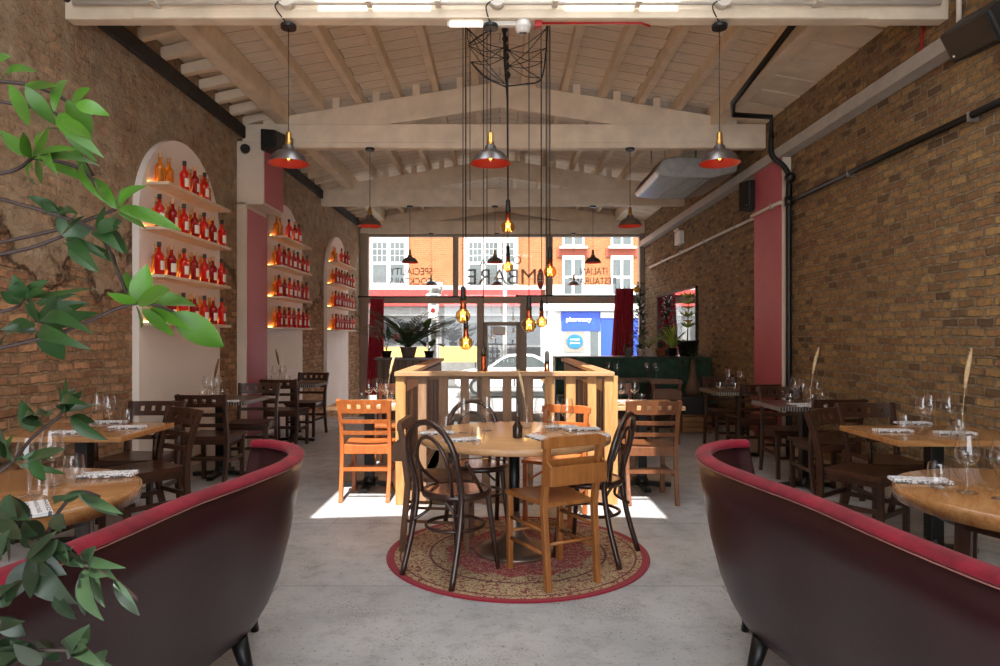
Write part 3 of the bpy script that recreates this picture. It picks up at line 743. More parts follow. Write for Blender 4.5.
m = MB(); m.bb(sx(440), sx(478), YS-1.1, YS-1.02, sz(361), sz(346)); bn = thing('banner', 'pale yellow banner board on the pavement across the street', 'sign', (sx(459), YS-1.06, -.7))
bpart(m, 'board', 'yellow_sign', bn)
m = MB(); m.bb(sx(441), sx(442), YS-1.1, YS-1.04, -.68, sz(361)); m.bb(sx(476), sx(477), YS-1.1, YS-1.04, -.68, sz(361)); bpart(m, 'legs', 'iron_black', bn)
m = MB(); m.cyl((sx(504.5), YS-1.2, -.68), (sx(504.5), YS-1.2, 5.4), .09, .07, 12); tag(m.build('street_pole', 'galvanised'), 'slim grey street pole standing behind the white car', 'pole')
# neighbouring rooms' street front above (keeps the sky where it belongs)
# =====================================================================
# furniture kinds (each faces local +Y, origin on the floor)
# =====================================================================
def make_ladder_chair(wm, wf, arms=False):
    t = thing('dining_chair' if not arms else 'armchair', 'x', 'chair')
    hw = .195
    # seat: slightly dished slab
    m = MB(); N = 8; vs = []; fs = []
    def outline(u, v):
        wv = .2+.02*v; return (wv*u, -.2+.41*(v+1)/2)
    for k, (zt) in enumerate((0, 1)):
        for i in range(N+1):
            for j in range(N+1):
                u = -1+2*i/N; v = -1+2*j/N; x, y = outline(u, v)
                z = .425 if k == 0 else .462-.012*(1-u*u)*(1-(v*.8)**2)
                vs.append((x, y, z))
    A = (N+1)**2
    for i in range(N):
        for j in range(N):
            a = i*(N+1)+j; fs += [(a, a+1, a+N+2, a+N+1), (A+a, A+a+N+1, A+a+N+2, A+a+1)]
    for i in range(N):
        for a, b in ((i*(N+1), (i+1)*(N+1)), (i*(N+1)+N, (i+1)*(N+1)+N), (i, i+1), (N*(N+1)+i, N*(N+1)+i+1)): fs.append((a, b, A+b, A+a))
    m.add(vs, fs, False); m.build('seat', wf, t, bevel=.006)
    for sx_ in (-1, 1):
        m = MB(); pts = spline([(sx_*(hw-.005), -.27, 0), (sx_*hw, -.205, .22), (sx_*hw, -.195, .45), (sx_*hw, -.225, .64), (sx_*(hw+.012), -.285, .835)], 5)
        for a, b in zip(pts[:-1], pts[1:]):
            m.beam(a-(b-a)*.05, b+(b-a)*.05, .032, .04, (0,1,0))
        m.build('rear_leg', wm, t, bevel=.004)
        m = MB(); m.beam((sx_*.185, .185, .43), (sx_*.18, .19, 0), .036, .036, (0,1,0)); m.build('front_leg', wm, t, bevel=.004)
    def rail(z0, z1, yb, thick=.018, bow=.028, holes=0):
        m = MB(); n = 20
        def seg(s0, s1, a, b):
            q = []
            for s in (s0, s1):
                yy = yb-bow*(1-(s/hw)**2)
                for z in (a, b):
                    for d in (0, thick): q.append((s, yy-d-(z-z0)*.28, z))
            m.add(q, [(0,1,3,2),(4,6,7,5),(0,4,5,1),(2,3,7,6),(0,2,6,4),(1,5,7,3)])
        def run(a, b, z_a, z_b):
            k = max(1, int((b-a)/.03))
            for i in range(k): seg(a+(b-a)*i/k, a+(b-a)*(i+1)/k, z_a, z_b)
        if not holes: run(-hw, hw, z0, z1)
        else:
            hz = (z1-z0)*.33; zc = (z0+z1)/2; hh = .019
            run(-hw, hw, z0, zc-hh); run(-hw, hw, zc+hh, z1)
            cs = [(-.12+.24*i/(holes-1)) for i in range(holes)]; e = -hw
            for c in cs: run(e, c-.017, zc-hh, zc+hh); e = c+.017
            run(e, hw, zc-hh, zc+hh)
        return m
    rail(.725, .835, -.245, holes=4).build('top_rail', wm, t)
    for z in (.545, .64): rail(z, z+.032, -.195-(z-.5)*.25, bow=.02).build('back_slat', wm, t)
    for a, b, z in (((-.18,.187),(.18,.187),.2), ((-hw,-.21),(hw,-.21),.26)):
        m = MB(); m.beam((a[0],a[1],z), (b[0],b[1],z), .018, .03); m.build('stretcher', wm, t)
    for sx_ in (-1, 1):
        m = MB(); m.beam((sx_*.187,.187,.23), (sx_*.193,-.21,.23), .018, .03); m.build('stretcher', wm, t)
    m = MB(); m.bb(-.185,.185,.165,.185,.385,.43); m.bb(-.185,.185,-.2,-.18,.385,.43); m.bb(-.19,-.172,-.19,.18,.385,.43); m.bb(.172,.19,-.19,.18,.385,.43); m.build('apron', wm, t)
    if arms:
        for sx_ in (-1, 1):
            m = MB(); m.tube([(sx_*.2,-.21,.645),(sx_*.225,-.02,.65),(sx_*.225,.16,.64),(sx_*.215,.19,.62)], .02, 8); m.cyl((sx_*.21,.17,.44), (sx_*.218,.17,.63), .018, n=8); m.build('arm', wm, t)
    return t
dark_chair = Kind(make_ladder_chair('dark_wood', 'dark_wood_flat'))
arm_chair = Kind(make_ladder_chair('dark_wood', 'dark_wood_flat', True))
orange_chair = Kind(make_ladder_chair('orange_wood', 'orange_wood'))
brown_chair = Kind(make_ladder_chair('brown_wood', 'brown_wood'))

def make_bentwood():
    t = thing('bentwood_chair', 'x', 'chair')
    m = MB(); m.lathe([(1e-4,.462),(.13,.46),(.165,.468),(.18,.47)], 28); m.build('seat', 'bentwood_seat', t)
    m = MB(); m.lathe([(.175,.44),(.198,.44),(.204,.455),(.198,.472),(.175,.474),(.17,.468)], 28); m.build('seat_ring', 'bentwood', t)
    def hoop(hw, top, y0, lean, zb, lowpts, r):
        pts = list(lowpts)
        for i in range(13):
            a = PI-PI*i/12
            z = zb+(top-zb)*math.sin(a)**.85 if 0 < i < 12 else zb
            x = hw*math.cos(a)
            pts.append((x, y0-lean*(z-.47)/.4, z))
        return pts
    low = spline([(-.19,-.25,0),(-.178,-.18,.25),(-.172,-.15,.45),(-.176,-.168,.56)], 4)
    up = hoop(.182, .875, -.15, .1, .64, [], .015)
    pts = low+[V(p) for p in up[0:]]+[V((-p.x, p.y, p.z)) for p in reversed(low)]
    m = MB(); m.tube(pts, .017, 10); m.build('back_hoop', 'bentwood', t)
    a = [(-.115,-.165,.47)]+[(-.118,-.18,.6)]+[(.118*math.cos(PI-PI*i/10), -.16-.1*(.6+.2*math.sin(PI*i/10)-.47)/.4, .62+.175*math.sin(PI*i/10)) for i in range(11)]+[(.118,-.18,.6),(.115,-.165,.47)]
    m = MB(); m.tube(a, .011, 8); m.build('inner_hoop', 'bentwood', t)
    for s in (-1, 1):
        m = MB(); m.tube(spline([(s*.165,.17,0),(s*.14,.145,.25),(s*.125,.125,.45)], 4), [.0125+.0008*i for i in range(9)], 10); m.build('front_leg', 'bentwood', t)
        m = MB(); m.tube(spline([(s*.165,-.2,.30),(s*.1,-.13,.36),(s*.05,-.16,.44)], 4), .009, 8); m.tube(spline([(s*.195,-.14,.66),(s*.205,-.07,.56),(s*.17,.02,.475)], 5), .011, 8); m.build('brace', 'bentwood', t)
    m = MB(); m.tube([(.165*math.cos(2*PI*i/24), -.015+.168*math.sin(2*PI*i/24), .27) for i in range(24)], .0105, 8, closed=True); m.build('leg_ring', 'bentwood', t)
    return t
bentwood = Kind(make_bentwood())

def make_church(wm):
    t = thing('church_chair', 'x', 'chair')
    m = MB(); N = 8; vs = []; fs = []
    for k in (0, 1):
        for i in range(N+1):
            for j in range(N+1):
                u = -1+2*i/N; v = -1+2*j/N
                vs.append(((.165+.025*v)*u, -.19+.4*(v+1)/2, .43 if k == 0 else .458-.012*(1-u*u)*(1-v*v*.7)))
    A = (N+1)**2
    for i in range(N):
        for j in range(N):
            a = i*(N+1)+j; fs += [(a, a+1, a+N+2, a+N+1), (A+a, A+a+N+1, A+a+N+2, A+a+1)]
    for i in range(N):
        for a, b in ((i*(N+1), (i+1)*(N+1)), (i*(N+1)+N, (i+1)*(N+1)+N), (i, i+1), (N*(N+1)+i, N*(N+1)+i+1)): fs.append((a, b, A+b, A+a))
    m.add(vs, fs); m.build('seat', wm, t, bevel=.005)
    for s in (-1, 1):
        m = MB()
        for a, b in (((s*.155,-.225,0),(s*.16,-.185,.44)), ((s*.16,-.187,.43),(s*.165,-.235,.80))): m.beam(a, b, .032, .036, (0,1,0))
        m.build('rear_leg', wm, t, bevel=.004)
        m = MB(); m.beam((s*.17,.18,.435),(s*.168,.185,0), .032, .032, (0,1,0)); m.build('front_leg', wm, t, bevel=.004)
        for z in (.18, .3):
            m = MB(); m.cyl((s*.168,.182,z), (s*.158,-.2,z+.01), .01, n=8); m.build('stretcher', wm, t)
    for y, z in ((.184,.22),(-.2,.24)):
        m = MB(); m.cyl((-.165,y,z), (.165,y,z), .01, n=8); m.build('stretcher', wm, t)
    m = MB(); m.prism([(-.195,.755),(.195,.755),(.195,.80),(.15,.815),(-.15,.815),(-.195,.80)], -.25, -.215, 'y'); m.build('top_rail', wm, t, bevel=.004)
    m = MB()   # hymn-book box on the rear of the back
    m.bb(-.165,.165,-.285,-.275,.575,.665); m.bb(-.165,.165,-.285,-.2,.565,.578); m.bb(-.165,.165,-.215,-.2,.575,.69)
    for s in (-1, 1): m.prism([(-.285,.565),(-.285,.665),(-.20,.72),(-.19,.565)], s*.165, s*.178, 'x')
    m.build('book_box', wm, t, bevel=.003)
    return t
church = Kind(make_church('church_wood'))
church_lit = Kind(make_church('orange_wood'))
church_brown = Kind(make_church('church_dark'))

def make_square_table(topmat, edgemat, sx_, sy_, nm='dining_table'):
    t = thing(nm, 'x', 'table')
    m = MB(); m.bb(-sx_/2, sx_/2, -sy_/2, sy_/2, .715, .75); m.build('tabletop', topmat, t, bevel=.004)
    if edgemat:
        m = MB(); e = .006
        m.bb(-sx_/2-e, sx_/2+e, -sy_/2-e, -sy_/2, .712, .748); m.bb(-sx_/2-e, sx_/2+e, sy_/2, sy_/2+e, .712, .748); m.bb(-sx_/2-e, -sx_/2, -sy_/2, sy_/2, .712, .748); m.bb(sx_/2, sx_/2+e, -sy_/2, sy_/2, .712, .748)
        m.build('studded_edge', edgemat, t)
    m = MB(); m.bb(-.04, .04, -.04, .04, .03, .7); m.build('column', 'iron_black', t, bevel=.004)
    m = MB()
    for a in (0, PI/2, PI, 3*PI/2):
        c, s = math.cos(a), math.sin(a); m.beam((0,0,.04), (.26*c,.26*s,.02), .06, .035)
    m.lathe([(.07,.02),(.06,.06),(.045,.1)], 14); m.build('foot', 'iron_black', t, bevel=.004)
    m = MB(); m.bb(-.18,.18,-.04,.04,.69,.715); m.bb(-.04,.04,-.18,.18,.69,.715); m.build('top_bracket', 'iron_black', t)
    return t
honey_table = Kind(make_square_table('table_honey', None, .84, .66))
studded_table = Kind(make_square_table('table_dark', 'studded_edge', .7, .62))
pale_table = Kind(make_square_table('table_oak', None, .62, .62))

def make_round_booth():
    t = thing('round_table', 'x', 'table')
    m = MB(); m.lathe([(1e-4,.70),(.505,.70),(.511,.706),(.511,.744),(.506,.75),(1e-4,.75)], 56); m.build('tabletop', 'table_honey', t)
    m = MB(); m.lathe([(.505,.697),(.517,.697),(.519,.742),(.517,.744),(.513,.742)], 56); m.build('edge_band', 'table_honey', t)
    for a in (.8, 2.37, 3.94, 5.5):
        m = MB(); m.beam((.36*math.cos(a),.36*math.sin(a),.70), (.38*math.cos(a),.38*math.sin(a),0), .055, .055, (1,0,0)); m.build('leg', 'dark_wood', t, bevel=.004)
    m = MB(); m.lathe([(.34,.64),(.38,.64),(.38,.70),(.34,.70)], 32); m.build('apron', 'dark_wood', t)
    return t
booth_table = Kind(make_round_booth())

# -------- glass, linen, vases --------
def make_wine():
    m = MB(); m.open_lathe([(.036,.002),(.034,.004),(.01,.008),(.0042,.02),(.0042,.09),(.008,.1),(.026,.112),(.040,.132),(.043,.15),(.038,.185),(.031,.222)], 20)
    m.open_lathe([(.036,.002),(.001,.001)], 20)
    o = m.build('wine_glass', 'clear_glass', fix=False); tag(o, 'x', 'glass'); return o
def make_tumbler():
    m = MB(); m.open_lathe([(.001,.0015),(.031,.0015),(.036,.01),(.040,.05),(.035,.1)], 20)
    o = m.build('water_glass', 'clear_glass', fix=False); tag(o, 'x', 'glass'); return o
def make_napkin_():
    t = thing('folded_napkin', 'x', 'napkin')
    m = MB(); m.bb(-.11,.11,-.045,.045,0,.007); m.build('lower_fold', 'printed_napkin', t, bevel=.003)
    m = MB(); m.bb(-.108,.109,-.042,.044,.0072,.014); m.build('upper_fold', 'printed_napkin', t, bevel=.003)
    return t
def make_cutlery(): pass
wine = Kind(make_wine()); tumbler = Kind(make_tumbler()); napkin = Kind(make_napkin_())
def make_vase():
    m = MB(); m.open_lathe([(.001,.002),(.03,.002),(.034,.02),(.03,.07),(.014,.11),(.013,.15),(.016,.155)], 16)
    o = m.build('bud_vase', 'clear_glass', fix=False); tag(o, 'x', 'vase'); return o
vase = Kind(make_vase())
def make_pampas(mat, h=.5, bend=.09, fat=.013):
    t = thing('dried_grass_stem', 'x', 'dried grass')
    pts = spline([(0,0,0.02),(bend*.15,0,h*.35),(bend*.5,0,h*.7),(bend,0,h)], 6)
    m = MB(); m.tube(pts, .0022, 6); m.build('stalk', mat, t)
    m = MB(); n = len(pts); k0 = int(n*.5); seg = pts[k0:]
    m.tube(seg, [max(.003, fat*math.sin(PI*min(1, (.12+.86*i/(len(seg)-1))))**.8) for i in range(len(seg))], 9)
    rnd = random.Random(3)
    for i in range(60):
        p = seg[rnd.randrange(len(seg)-1)]; a = rnd.random()*6.28; d = V((math.cos(a), math.sin(a), 1.4)).normalized()
        m.beam(p, p+d*(fat*1.5), .002, .003)
    m.build('plume', mat, t); return t
pampas = Kind(make_pampas('pampas')); pampas_brown = Kind(make_pampas('dried_brown', .42, .06, .014))

# =====================================================================
# sofas
# =====================================================================
RIM = [(1.17,3.21),(1.06,3.18),(.93,3.06),(.845,2.86),(.828,2.62),(.873,2.34),(.94,2.04),(.985,1.66),(1.04,1.36),(1.15,1.10),(1.36,.98)]
def sofa(sg, label):
    path = [V((a, b, 0)) for a, b in RIM]; path = spline(path, 7); n = len(path)
    t = thing('curved_sofa', label, 'sofa', (sg*1.2, 2.1, 0), 0, 'curved booth sofas')
    inv = Matrix.Translation(t.location).inverted()
    inw = []
    for i in range(n):
        d = (path[min(i+1,n-1)]-path[max(i-1,0)]).normalized(); inw.append(V((-d.y, d.x, 0)))
    def mir(p): return V((sg*p.x, p.y, p.z))
    def sheet(prof, name, mat, cl=False, capends=False):
        m = MB(); k = len(prof); vs = []
        for i in range(n):
            for off, z in prof: vs.append(mir(path[i]+inw[i]*off+V((0,0,z))))
        fs = []
        for i in range(n-1):
            for j in range(k if cl else k-1): fs.append((i*k+j, i*k+(j+1) % k, (i+1)*k+(j+1) % k, (i+1)*k+j))
        m.add(vs, fs, True)
        if cl: m.add(vs[:k], [tuple(range(k))]); m.add(vs[-k:], [tuple(range(k))])
        o = m.build(name, mat, t); o.matrix_parent_inverse = inv; return o
    sheet([(.02,.835),(.0,.83),(.022,.69),(.055,.5),(.095,.34),(.135,.24),(.175,.17),(.22,.15),(.24,.16),(.24,.36),(.05,.835)], 'leather_back', 'oxblood_leather', True)
    sheet([(.0515,.825),(.095,.72),(.17,.5),(.21,.41),(.23,.38),(.20,.46)], 'inner_back', 'burgundy_velvet', True)
    prof = [(-.003,.832)]+[(.028-.034*math.cos(a), .838+.020*math.sin(a)) for a in [PI*i/8 for i in range(9)]]+[(.062,.824)]
    sheet(prof, 'top_rim', 'red_velvet', True)
    m = MB(); m.tube([mir(path[i]-inw[i]*.004+V((0,0,.828))) for i in range(n)], .0022, 6); o = m.build('piping', 'piping_worn', t); o.matrix_parent_inverse = inv; o['label'] = 'pale worn piping'
    m = MB()
    for i in (0, n-1):
        pass
    # seat follows the back
    vs = []; k0 = 6; k1 = n-8
    m = MB()
    for i in range(k0, k1+1):
        dpt = .5*min(1, .45+.09*min(i-k0, k1-i))
        for off, z in ((.25,.2),(.25,.43),(.27,.45),(.2+dpt*.8,.45),(.2+dpt*.85,.42),(.2+dpt*.85,.2)): vs.append(mir(path[i]+inw[i]*off+V((0,0,z))))
    fs = []
    for i in range(k1-k0):
        for j in range(6): fs.append((i*6+j, i*6+(j+1) % 6, (i+1)*6+(j+1) % 6, (i+1)*6+j))
    m.add(vs, fs, False); m.add(vs[:6], [tuple(range(6))]); m.add(vs[-6:], [tuple(range(6))])
    o = m.build('seat', 'burgundy_velvet', t); o.matrix_parent_inverse = inv
    for i in (int(n*.42), int(n*.12), int(n*.85)):
        p = path[i]+inw[i]*.19
        m = MB(); a = mir(p+V((0,0,.17))); b = mir(p-inw[i]*.05+V((0,0,0))); m.tube([a, a*.5+b*.5+V((0,0,0)), b], [.036,.028,.018], 8); o = m.build('leg', 'iron_black', t); o.matrix_parent_inverse = inv
    return t
sofa(-1, 'curved dark leather sofa with red velvet rim, behind the leafy foreground plant')
sofa(1, 'curved dark leather sofa with red velvet rim, beside the brown brick wall with black pipe')

# =====================================================================
# balustrade round the entrance stair
# =====================================================================
fe = thing('slatted_balustrade', 'waist high timber slat balustrade with flat cap rail around the entrance stairwell', 'balustrade', (0.03, 5.35, 0))
inv = Matrix.Translation(fe.location).inverted()
def fpart(m, nm, mat, **k): o = m.build(nm, mat, fe, **k); o.matrix_parent_inverse = inv; return o
FX0, FX1, FY0, FY1 = -.80, .87, 5.34, 8.6
m = MB(); m.bb(FX0-.04, FX1+.04, FY0-.05, FY0+.07, 1.03, 1.065); fpart(m, 'front_cap_rail', 'rail_wood', bevel=.004)
for x, nm in ((FX0, 'side_cap_rail'), (FX1, 'side_cap_rail')):
    m = MB(); m.bb(x-.04, x+.08 if x < 0 else x+.04, FY0+.07, FY1, 1.03, 1.065) if x < 0 else m.bb(x-.08, x+.04, FY0+.07, FY1, 1.03, 1.065); fpart(m, nm, 'rail_wood', bevel=.004)
m = MB(); m.bb(FX0+.03, FX1-.03, FY0+.035, FY0+.055, 1.0, 1.03); fpart(m, 'top_batten', 'fence_weathered_shade'); m = MB(); m.bb(FX0+.03, FX1-.03, FY0+.035, FY0+.055, .0, .1); fpart(m, 'foot_batten', 'fence_weathered_shade')
rr = random.Random(4)
for i in range(11):
    x = (400.5+21.2*i-500)/F*FY0+.005; wd = .072+rr.uniform(-.006,.008)
    m = MB(); m.bb(x-wd/2, x+wd/2, FY0-.008, FY0+.03, .0, 1.03); fpart(m, 'slat', 'fence_weathered_shade' if 1 <= i <= 6 else 'fence_light', bevel=.003)  # middle slats get a darker wood colour that stands in for shade
for sx_, x in ((-1, FX0), (1, FX1)):
    y = FY0+.1; i = 0
    while y < FY1-.05:
        m = MB(); m.bb(x-.02, x+.02, y, y+(.09 if i % 2 else .06), 0 if y < SY1 else LOW, 1.03); fpart(m, 'slat', 'fence_dark' if i % 3 else 'fence_weathered_shade', bevel=.003)
        y += .145; i += 1
    m = MB(); m.bb(x+(-.045 if sx_ > 0 else .02), x+(-.02 if sx_ > 0 else .045), FY0+.05, FY1, .9, 1.0); m.bb(x+(-.045 if sx_ > 0 else .02), x+(-.02 if sx_ > 0 else .045), FY0+.05, FY1, 0.02, .1); fpart(m, 'side_batten', 'fence_weathered_shade')
for x, y in ((FX0, FY0), (FX1, FY0), (FX0, FY1), (FX1, FY1)):
    m = MB(); m.bb(x-.035, x+.035, y-.02, y+.05, 0, 1.03); fpart(m, 'corner_post', 'fence_light', bevel=.004)

# =====================================================================
# centre group
# =====================================================================
m = MB(); m.lathe([(1e-4,.004),(.795,.004),(.81,.003),(.81,.0)], 72); rug = m.build('rug', 'persian_rug', loc=(.11,4.17,.002))
tag(rug, 'round persian style rug with crimson border under the central table', 'rug')
TC = V((.09,4.19,0)); TZ = .735
t = thing('round_table', 'round oak topped pedestal table on the persian rug', 'table', TC+V((0,0,.006)))
m = MB(); m.lathe([(1e-4,.69),(.588,.69),(.60,.697),(.60,.722),(.592,.729),(1e-4,.729)], 64); m.build('tabletop', 'table_oak', t)
m = MB(); m.cyl((0,0,.1), (0,0,.69), .034, n=18); m.build('column', 'iron_black', t)
m = MB(); m.lathe([(.25,0),(.25,.014),(.2,.028),(.11,.055),(.06,.11),(.04,.2),(.034,.25)], 36); m.build('trumpet_foot', 'bronze_base', t)
m = MB(); m.lathe([(.22,.675),(.22,.69)], 24); m.build('top_plate', 'iron_black', t)
RZ = .006
def chair_at(kind, back, f, label, group=None, z=0, d=.22):
    """back = floor point midway between the rear feet"""
    f = V((f[0], f[1], 0)).normalized(); c = V((back[0], back[1], z))+f*d
    return kind.put(c, face(f.x, f.y), label, group)
GC = 'chairs around the central round table'
chair_at(bentwood, (-.385,3.655), (.5,.62), 'dark bentwood hoop back chair at the front left of the central round table', GC, RZ)
chair_at(church, (.39,3.57), (-.45,.89), 'light wooden chair with book box on its back, front right of the central table', GC, RZ)
chair_at(bentwood, (.75,4.02), (-.87,.45), 'dark bentwood chair seen from the side at the right of the central table', GC, RZ)
chair_at(bentwood, (-.20,4.80), (.25,-.9), 'dark bentwood chair behind the central table, facing the camera', GC, RZ)
chair_at(church_lit, (.50,5.10), (-.4,-.9), 'sunlit wooden chair behind the central table, against the slat balustrade', GC, RZ)
chair_at(church_brown, (-.60,4.32), (1,-.05), 'brown wooden chair at the left of the central table, beside the balustrade corner', GC, RZ)
# chairs at the balustrade sides
GS = 'ladder back chairs beside the balustrade'
chair_at(orange_chair, (-1.10,5.40), (0,1), 'orange brown ladder back chair in sunlight left of the balustrade', GS, d=.265)
chair_at(brown_chair, (1.22,5.30), (0,1), 'mid brown ladder back chair right of the balustrade', GS, d=.265)
chair_at(orange_chair, (-1.08,7.15), (0,-1), 'orange brown ladder back chair on the far side of the left table by the balustrade', GS, d=.265)
chair_at(brown_chair, (1.2,7.2), (0,-1), 'mid brown ladder back chair on the far side of the right table by the balustrade', GS, d=.265)
pale_table.put((-1.17,5.98,0), 0, 'small pale pedestal table left of the balustrade behind the orange chair', 'tables beside the balustrade')
pale_table.put((1.27,5.98,0), 0, 'small pale pedestal table right of the balustrade behind the mid brown chair', 'tables beside the balustrade')
# left wall
GL = 'dark ladder back chairs by the left wall'
honey_table.put((-2.68,4.3,0), 0, 'honey coloured table with black column against the left rubble wall', 'honey coloured wall tables')
studded_table.put((-2.70,6.45,0), 0, 'dark table with studded edge in front of the nearest bottle arch', 'studded edge tables by the left wall')
studded_table.put((-2.64,8.55,0), 0, 'dark table with studded edge beside the left pink pillar', 'studded edge tables by the left wall')
chair_at(arm_chair, (-2.70,5.24), (0,-1), 'dark armchair behind the left honey coloured table, facing the camera', 'dark armchairs', d=.265)
chair_at(dark_chair, (-2.26,4.74), (-.6,-.8), 'dark ladder back chair turned towards the left honey coloured table', GL, d=.265)
chair_at(dark_chair, (-2.62,5.85), (0,1), 'dark ladder back chair on the near side of the first left studded table', GL, d=.265)
chair_at(dark_chair, (-2.62,7.25), (.1,-1), 'dark ladder back chair on the far side of the first left studded table', GL, d=.265)
chair_at(dark_chair, (-2.62,7.9), (.05,1), 'dark ladder back chair with its back to us beside the left pink pillar', GL, d=.265)
chair_at(dark_chair, (-2.62,9.35), (-.1,-1), 'dark ladder back chair in front of the middle bottle arch', GL, d=.265)
# right wall
GR = 'dark ladder back chairs by the right wall'
honey_table.put((2.70,4.15,0), 0, 'honey coloured table with black column against the right brick wall', 'honey coloured wall tables')
studded_table.put((2.72,5.95,0), 0, 'dark table with studded edge nearest the right pink pillar on its near side', 'studded edge tables by the right wall')
studded_table.put((2.68,7.45,0), 0, 'dark table with studded edge in front of the right pink pillar', 'studded edge tables by the right wall')
chair_at(arm_chair, (2.80,5.10), (0,-1), 'dark armchair behind the right honey coloured table, facing the camera', 'dark armchairs', d=.265)
chair_at(dark_chair, (2.28,4.68), (.6,-.8), 'dark ladder back chair with glossy rails turned towards the right honey coloured table', GR, d=.265)
chair_at(dark_chair, (2.77,5.45), (0,1), 'dark ladder back chair on the near side of the first right studded table', GR, d=.265)
chair_at(dark_chair, (2.82,6.72), (-.05,-1), 'dark ladder back chair on the far side of the first right studded table', GR, d=.265)
chair_at(dark_chair, (2.77,7.12), (0,1), 'dark ladder back chair with its back to us before the right pink pillar', GR, d=.265)
chair_at(dark_chair, (2.75,8.35), (0,-1), 'dark ladder back chair on the far side of the table at the pink pillar', GR, d=.265)
# near round tables
booth_table.put((-1.945,2.53,0), .3, 'round honey coloured table inside the left curved sofa', 'round tables in the sofa booths')
booth_table.put((2.08,2.52,0), .9, 'round honey coloured table inside the right curved sofa', 'round tables in the sofa booths')
m = thing('dining_table', 'dark far table in front of the green banquette', 'table', (1.72,9.3,0))
q = MB(); q.bb(-.45,.45,-.3,.3,.72,.75); q.build('tabletop', 'table_dark', m, bevel=.004)
for a, b in ((-.4,-.26),(.4,-.26),(-.4,.26),(.4,.26)): q = MB(); q.bb(a-.025,a+.025,b-.025,b+.025,0,.72); q.build('leg', 'dark_wood', m)
chair_at(church_brown, (2.07,8.3), (0,1), 'dark brown chair with book box, back to us near the green banquette', 'far chairs on the right')
# =====================================================================
# tableware
# =====================================================================
TOP = {'centre': TZ, 'std': .75}
CNT = {}
def on_table(kind, pts, where, what, grp, z, rz=0, sc=None):
    """pts: pixel of each item's foot"""
    pts = sorted(pts, key=lambda p: p[0])
    for i, p in enumerate(pts):
        g = G(p[0], p[1], z); r = p[2] if len(p) > 2 else rz
        lab = '%s, %s from the left %s' % (what, ORD[i], where) if len(pts) > 1 else '%s %s' % (what, where)
        kind.put((g.x, g.y, z+.0008), r, lab, grp, sc)
on_table(wine, [(464,433),(487,431),(541,433),(567,434)], 'on the central round table', 'clear wine glass', 'wine glasses', TZ)
on_table(tumbler, [(446,431),(478,444),(553,431),(570,446.5)], 'on the central round table', 'clear water glass', 'water glasses', TZ)
on_table(napkin, [(437,434,.2),(461,441,.3),(540,439,-1.1),(592,436,-.1),(561,428,.1),(583,430,.1)], 'on the central round table', 'printed folded napkin', 'folded napkins', TZ)
W = 'on the table left of the balustrade'
on_table(wine, [(369,405),(377,403),(386,404.5)], W, 'clear wine glass', 'wine glasses', .75)
on_table(tumbler, [(362,404),(392,402)], W, 'clear water glass', 'water glasses', .75)
on_table(napkin, [(367,402.5,.1),(391,405.5,.1)], W, 'printed folded napkin', 'folded napkins', .75)
W = 'on the table right of the balustrade'
on_table(wine, [(621,405.5),(634.5,404.5)], W, 'clear wine glass', 'wine glasses', .75)
on_table(tumbler, [(612.5,403.5),(641.5,404.5)], W, 'clear water glass', 'water glasses', .75)
on_table(napkin, [(619,402,.1),(650,403.5,.1)], W, 'printed folded napkin', 'folded napkins', .75)
W = 'on the left honey coloured table'
on_table(wine, [(98,427),(109,430.5)], W, 'clear wine glass', 'wine glasses', .75)
on_table(tumbler, [(85,431),(128,424)], W, 'clear water glass', 'water glasses', .75)
on_table(napkin, [(73,433,.3),(109,423,.15),(128,428,.1)], W, 'printed folded napkin', 'folded napkins', .75)
W = 'on the left booth round table'
on_table(wine, [(29,497),(52,485)], W, 'clear wine glass', 'wine glasses', .75)
on_table(tumbler, [(43,501),(74,479)], W, 'clear water glass', 'water glasses', .75)
on_table(napkin, [(35,511,-.9),(108,476,.22)], W, 'printed folded napkin', 'folded napkins', .75)
W = 'on the right booth round table'
on_table(wine, [(967,493),(1003,500)], W, 'clear wine glass', 'wine glasses', .75)
on_table(tumbler, [(938,488)], W, 'clear water glass', 'water glasses', .75)
on_table(napkin, [(920,482,-.2)], W, 'printed folded napkin', 'folded napkins', .75)
W = 'on the right honey coloured table'
on_table(wine, [(922,433),(930,429),(948,431)], W, 'clear wine glass', 'wine glasses', .75)
on_table(tumbler, [(905,431),(958,436)], W, 'clear water glass', 'water glasses', .75)
on_table(napkin, [(893,431.5,.0),(913,424,.0),(955,434,-.1)], W, 'printed folded napkin', 'folded napkins', .75)
W = 'on the left studded table by the nearest arch'
on_table(wine, [(207,399),(217,398),(212,401)], W, 'clear wine glass', 'wine glasses', .75)
on_table(tumbler, [(203,402),(223,400)], W, 'clear water glass', 'water glasses', .75)
on_table(napkin, [(226,402,0)], W, 'printed folded napkin', 'folded napkins', .75)
W = 'on the left studded table by the pink pillar'
on_table(wine, [(275,382.8),(283,382.3)], W, 'clear wine glass', 'wine glasses', .75)
on_table(tumbler, [(269,383.3),(287,383.3)], W, 'clear water glass', 'water glasses', .75)
W = 'on the first right studded table'
on_table(wine, [(795,402),(803,404),(817,403)], W, 'clear wine glass', 'wine glasses', .75)
on_table(tumbler, [(790,405),(812,406),(822,404)], W, 'clear water glass', 'water glasses', .75)
on_table(napkin, [(801,405,0),(812,407,0)], W, 'printed folded napkin', 'folded napkins', .75)
W = 'on the studded table before the right pink pillar'
on_table(wine, [(729,389),(741,390)], W, 'clear wine glass', 'wine glasses', .75)
on_table(tumbler, [(720,391),(735,391.5)], W, 'clear water glass', 'water glasses', .75)
W = 'on the dark table by the green banquette'
on_table(wine, [(609,378),(617,379),(647,378),(656,379)], W, 'clear wine glass', 'wine glasses', .75)
